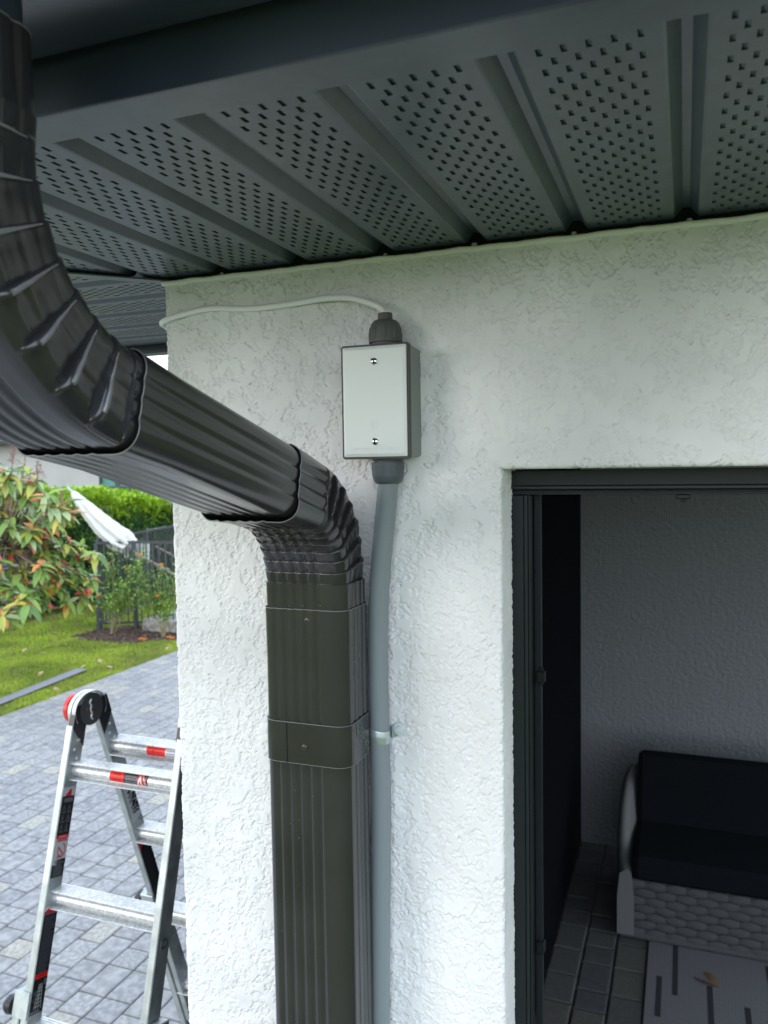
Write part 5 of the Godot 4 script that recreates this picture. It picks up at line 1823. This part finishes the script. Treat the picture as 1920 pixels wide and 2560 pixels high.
func bedding() -> void:
	var g := Geo.new()
	var rings := PackedVector3Array()
	for p in bed: rings.push_back(Vector3(p.x, -0.008, p.y))
	g.prism(bed, Transform3D(Basis(Vector3(1, 0, 0), Vector3(0, 0, 1), Vector3(0, 1, 0)), Vector3.ZERO), -0.02, -0.004)
	put(g, "mulch_bed", mt.mulch).set_meta("kind", "structure")
	g = Geo.new()
	g.colored = true
	var n := 0
	while n < 2600:
		var p := Vector2(R.randf_range(-9.8, -7.6), R.randf_range(-11.2, -9.65))
		if not Geometry2D.is_point_in_polygon(p, bed): continue
		n += 1
		g.col = Color(0.07, 0.042, 0.03).lerp(Color(0.24, 0.17, 0.13), pow(R.randf(), 2.2))
		g.box(Transform3D(Basis.from_euler(Vector3(R.randf_range(-0.4, 0.4), R.randf() * TAU, R.randf_range(-0.4, 0.4))), Vector3(p.x, R.randf_range(0.0, 0.02), p.y)), Vector3(R.randf_range(0.02, 0.07), 0.006, R.randf_range(0.008, 0.02)))
	var cm := M(Color.WHITE, 0.95)
	cm.vertex_color_use_as_albedo = true
	tag(stuff(put(g, "mulch_chips", cm)), "brown bark chips covering the bed below the black fence", "mulch")
	# two leggy plants with small leaves and orange flowers
	var lm := foliage(Color.WHITE, 0.5, 0.35)
	lm.vertex_color_use_as_albedo = true
	var leaf := Geo.new()
	for s in [-1.0, 1.0]:
		leaf.tri(Vector3(0, 0, 0), Vector3(s * 0.018, 0.004, 0.022), Vector3(0, 0, 0.028), Vector3.UP)
		leaf.tri(Vector3(0, 0, 0.028), Vector3(s * 0.018, 0.004, 0.022), Vector3(0, -0.005, 0.05), Vector3.UP)
	var lmesh := leaf.mesh()
	var fmat := M(L(0.8, 0.22, 0.01), 0.7)
	for k in 2:
		var b: Vector3 = [Vector3(-9.20, 0, -10.25), Vector3(-8.20, 0, -10.32)][k]
		var label: String = ["leggy green plant with orange flowers beside the fence's corner post", "leggy green plant with bare pale stem in front of the concrete slab"][k]
		var o := thing("flowering_plant", label, "plant", b)
		var ends: Array = []
		for j in 11:
			var e := b + Vector3(R.randf_range(-0.42, 0.5), R.randf_range(0.55, 1.38), R.randf_range(-0.25, 0.25))
			if k == 0: e += Vector3(0.22, 0, 0)
			elif k == 1: e = b + Vector3(R.randf_range(-0.42, 0.38), R.randf_range(0.55, 1.3), R.randf_range(-0.2, 0.2))
			var mid := b.lerp(e, 0.5) + Vector3(R.randf_range(-0.08, 0.08), 0.08, R.randf_range(-0.05, 0.05))
			g = Geo.new()
			g.tube(spline([b + Vector3(R.randf_range(-0.03, 0.03), 0, R.randf_range(-0.03, 0.03)), mid, e], 8), [0.013, 0.012, 0.011, 0.01, 0.009, 0.008, 0.006, 0.005, 0.003] if j < 4 else 0.0045, 6)
			put(g, "stem", mt.stem, o)
			ends.push_back([mid, e])
		var ts: Array = []
		var cs: Array = []
		for j in 1500:
			var e: Array = ends[R.randi() % ends.size()]
			var p: Vector3 = (e[0] as Vector3).lerp(e[1], R.randf_range(-0.1, 1.05)) + Vector3(R.randfn(0, 0.075), R.randfn(0, 0.07), R.randfn(0, 0.075))
			if p.y < 0.25: continue
			ts.push_back(Transform3D(Basis.from_euler(Vector3(R.randf_range(-0.9, 0.9), R.randf() * TAU, R.randf_range(-0.5, 0.5))).scaled(Vector3.ONE * R.randf_range(0.7, 1.3)), p))
			cs.push_back(Color(0.07, 0.15, 0.02).lerp(Color(0.22, 0.36, 0.04), R.randf()))
		multi(lmesh, lm, "leaves", o, ts, cs)
		for j in 5:
			var e: Array = ends[R.randi() % ends.size()]
			var c: Vector3 = (e[1] as Vector3) + Vector3(R.randf_range(-0.03, 0.03), 0.02, 0.05)
			g = Geo.new()
			for m in 9:
				var a := TAU * m / 9.0
				g.lathe(Transform3D(Basis(), c + Vector3(cos(a) * 0.026, R.randf_range(-0.015, 0.015), sin(a) * 0.026)), [Vector2(0.0001, 0.012), Vector2(0.014, 0.0), Vector2(0.0001, -0.012)], 6, true)
			put(g, "orange_flower", fmat, o)
	# fallen blossoms
	for p in [Vector3(-8.32, 0.02, -9.93), Vector3(-7.95, 0.02, -10.2)]:
		g = Geo.new()
		for m in 7:
			g.lathe(Transform3D(Basis(), p + Vector3(R.randf_range(-0.05, 0.05), R.randf_range(0.0, 0.03), R.randf_range(-0.04, 0.04))), [Vector2(0.0001, 0.016), Vector2(0.02, 0.0), Vector2(0.0001, -0.016)], 6, true)
		tag(put(g, "fallen_blossom", fmat), "small orange blossom dropped on the brown mulch", "flower", "orange blossoms dropped on the mulch")

func umbrella() -> void:
	var o := thing("closed_umbrella", "white folded patio umbrella leaning over the corner of the black fence", "umbrella", Vector3(-9.5, 0, -11.1))
	var top := Vector3(-10.25, 2.42, -10.62)
	var bot := Vector3(-9.16, 1.46, -10.74)
	var ax := (bot - top).normalized()
	var s := ax.cross(Vector3.UP).normalized()
	var t := s.cross(ax)
	var g := Geo.new()
	var wob := fnoise(51, 0.25, 2)
	var rings: Array = []
	for k in 26:
		var u := k / 25.0
		var r := lerpf(0.05, 0.235, pow(u, 0.6)) * (1.0 - 0.30 * sst(0.86, 1.0, u))
		var ring := PackedVector3Array()
		for j in 64:
			var a := TAU * j / 64.0
			var fold := 1.0 + 0.17 * cos(8.0 * a + 1.5 * sin(u * 2.0)) * sst(0.0, 0.3, u) + 0.12 * wob.get_noise_3d(cos(a), sin(a), u * 2.0)
			ring.push_back(top.lerp(bot, u) + (s * cos(a) + t * sin(a) * 0.9) * r * fold + Vector3.DOWN * 0.07 * sin(PI * u))
		rings.push_back(ring)
	g.strip(rings)
	g.cap(rings[-1], ax)
	put(g, "canopy", dress(M(L(0.58, 0.58, 0.54), 0.85), null, 3.0, noise_tex("rough_n", 0.04, 0, 1, 5, 512, true, 6.0), 0.2), o)
	# loose flaps of the hem hanging behind the pickets
	for f in [[0.02, -0.02, 0.34], [0.16, 0.0, 0.30], [-0.12, 0.02, 0.26], [0.28, -0.03, 0.28]]:
		g = Geo.new()
		var rg: Array = []
		for k in 7:
			var u := k / 6.0
			var ring := PackedVector3Array()
			for j in 12:
				var a := TAU * j / 12.0
				var rr := 0.055 * (1.0 - 0.25 * u)
				ring.push_back(bot + Vector3(f[0] - 0.03, 0.05, f[1] - 0.12) + Vector3(cos(a) * rr * (1.0 + 0.25 * cos(3 * a)), -f[2] * u, sin(a) * rr * 0.6))
			rg.push_back(ring)
		g.strip(rg)
		g.cap(rg[-1], Vector3.DOWN)
		put(g, "hem_flap", M(L(0.62, 0.62, 0.62), 0.85), o)
	g = Geo.new()
	g.tube([top - ax * 0.15, bot + ax * 0.1], 0.022, 10)
	put(g, "pole", mt.alu_rail, o)

# ---------------------------------------------------------------- neighbour's house
func neighbour() -> void:
	var U := Vector3(0.936106, 0, -0.351376).normalized()
	var N := Vector3(0.351376, 0, 0.936106).normalized()
	var C := Vector3(-18.43, 0, -16.9)
	var o := thing("neighbour_house", "pale grey house with dark fascia and green window beyond the hedge", "house", C)
	var bs := Basis(U, Vector3.UP, N)
	var at := func(a: float, y: float, f: float) -> Vector3:
		return C + U * a + Vector3.UP * y + N * f
	var wm := dress(M(L(0.44, 0.435, 0.425), 0.9), noise_tex("stain", 0.004, 0.93, 1.0, 5), 0.4)
	# wall with an opening for the window, built of four pieces
	var wx0 := 2.80
	var wx1 := 4.70
	var wy0 := 2.06
	var wy1 := 3.1
	var g := Geo.new()
	var piece := func(x0: float, x1: float, y0: float, y1: float) -> void:
		g.box(Transform3D(bs, at.call((x0 + x1) / 2, (y0 + y1) / 2, -0.15)), Vector3(x1 - x0, y1 - y0, 0.3))
	piece.call(-8.0, wx0, 0.0, 3.60)
	piece.call(wx1, 14.0, 0.0, 3.60)
	piece.call(wx0, wx1, 0.0, wy0)
	piece.call(wx0, wx1, wy1, 3.60)
	put(g, "wall", wm, o)
	g = Geo.new()
	g.box(Transform3D(bs, at.call(3.0, 3.72, 0.45)), Vector3(22.4, 0.21, 0.04), 0.006)
	put(g, "fascia", M(L(0.06, 0.065, 0.08), 0.5), o)
	g = Geo.new()
	g.box(Transform3D(bs, at.call(3.0, 3.70, 0.505)), Vector3(22.4, 0.05, 0.06), 0.006)
	put(g, "gutter", M(L(0.17, 0.18, 0.2), 0.5), o)
	g = Geo.new()
	g.box(Transform3D(bs, at.call(3.0, 3.61, 0.2)), Vector3(22.3, 0.02, 0.5))
	put(g, "soffit", M(L(0.12, 0.13, 0.14), 0.6), o)
	g = Geo.new()
	g.box(Transform3D(bs, at.call(3.0, 3.83, -4.0)), Vector3(22.4, 0.02, 8.8))
	put(g, "roof", M(L(0.6, 0.6, 0.58), 0.8), o)
	g = Geo.new()
	g.box(Transform3D(bs, at.call(3.0, 1.75, -7.9)), Vector3(22.0, 3.5, 0.3))
	put(g, "rear_wall", wm, o)
	# window: frame, panes, blind
	var fr := M(L(0.05, 0.075, 0.08), 0.5)
	g = Geo.new()
	for m in [[wx0, wx0 + 0.05, wy0, wy1], [wx1 - 0.05, wx1, wy0, wy1], [wx0 + 0.05, wx1 - 0.05, wy1 - 0.05, wy1], [wx0 + 0.05, wx1 - 0.05, wy0, wy0 + 0.06], [wx0 + 0.05, wx1 - 0.05, 2.30, 2.36], [3.24, 3.35, 2.36, wy1 - 0.05]]:
		g.box(Transform3D(bs, at.call((m[0] + m[1]) / 2, (m[2] + m[3]) / 2, -0.10)), Vector3(m[1] - m[0], m[3] - m[2], 0.07))
	var win := put(g, "window", fr, o)
	g = Geo.new()
	for k in 24:
		g.box(Transform3D(bs * Basis(Vector3.RIGHT, 0.5), at.call((wx0 + wx1) / 2, 2.34 + k * 0.032, -0.17)), Vector3(wx1 - wx0 - 0.1, 0.031, 0.003))
	stuff(put(g, "blind_slats", M(L(0.25, 0.55, 0.45), 0.6), win))
	g = Geo.new()
	g.box(Transform3D(bs, at.call((wx0 + wx1) / 2, (wy0 + wy1) / 2, -0.26)), Vector3(wx1 - wx0 - 0.01, wy1 - wy0 - 0.01, 0.01))
	put(g, "room_backing", M(L(0.10, 0.16, 0.15), 0.9), win)
	g = Geo.new()
	g.box(Transform3D(bs, at.call((wx0 + wx1) / 2, wy0 - 0.03, 0.02)), Vector3(wx1 - wx0 + 0.1, 0.05, 0.06), 0.004)
	put(g, "sill", wm, o)
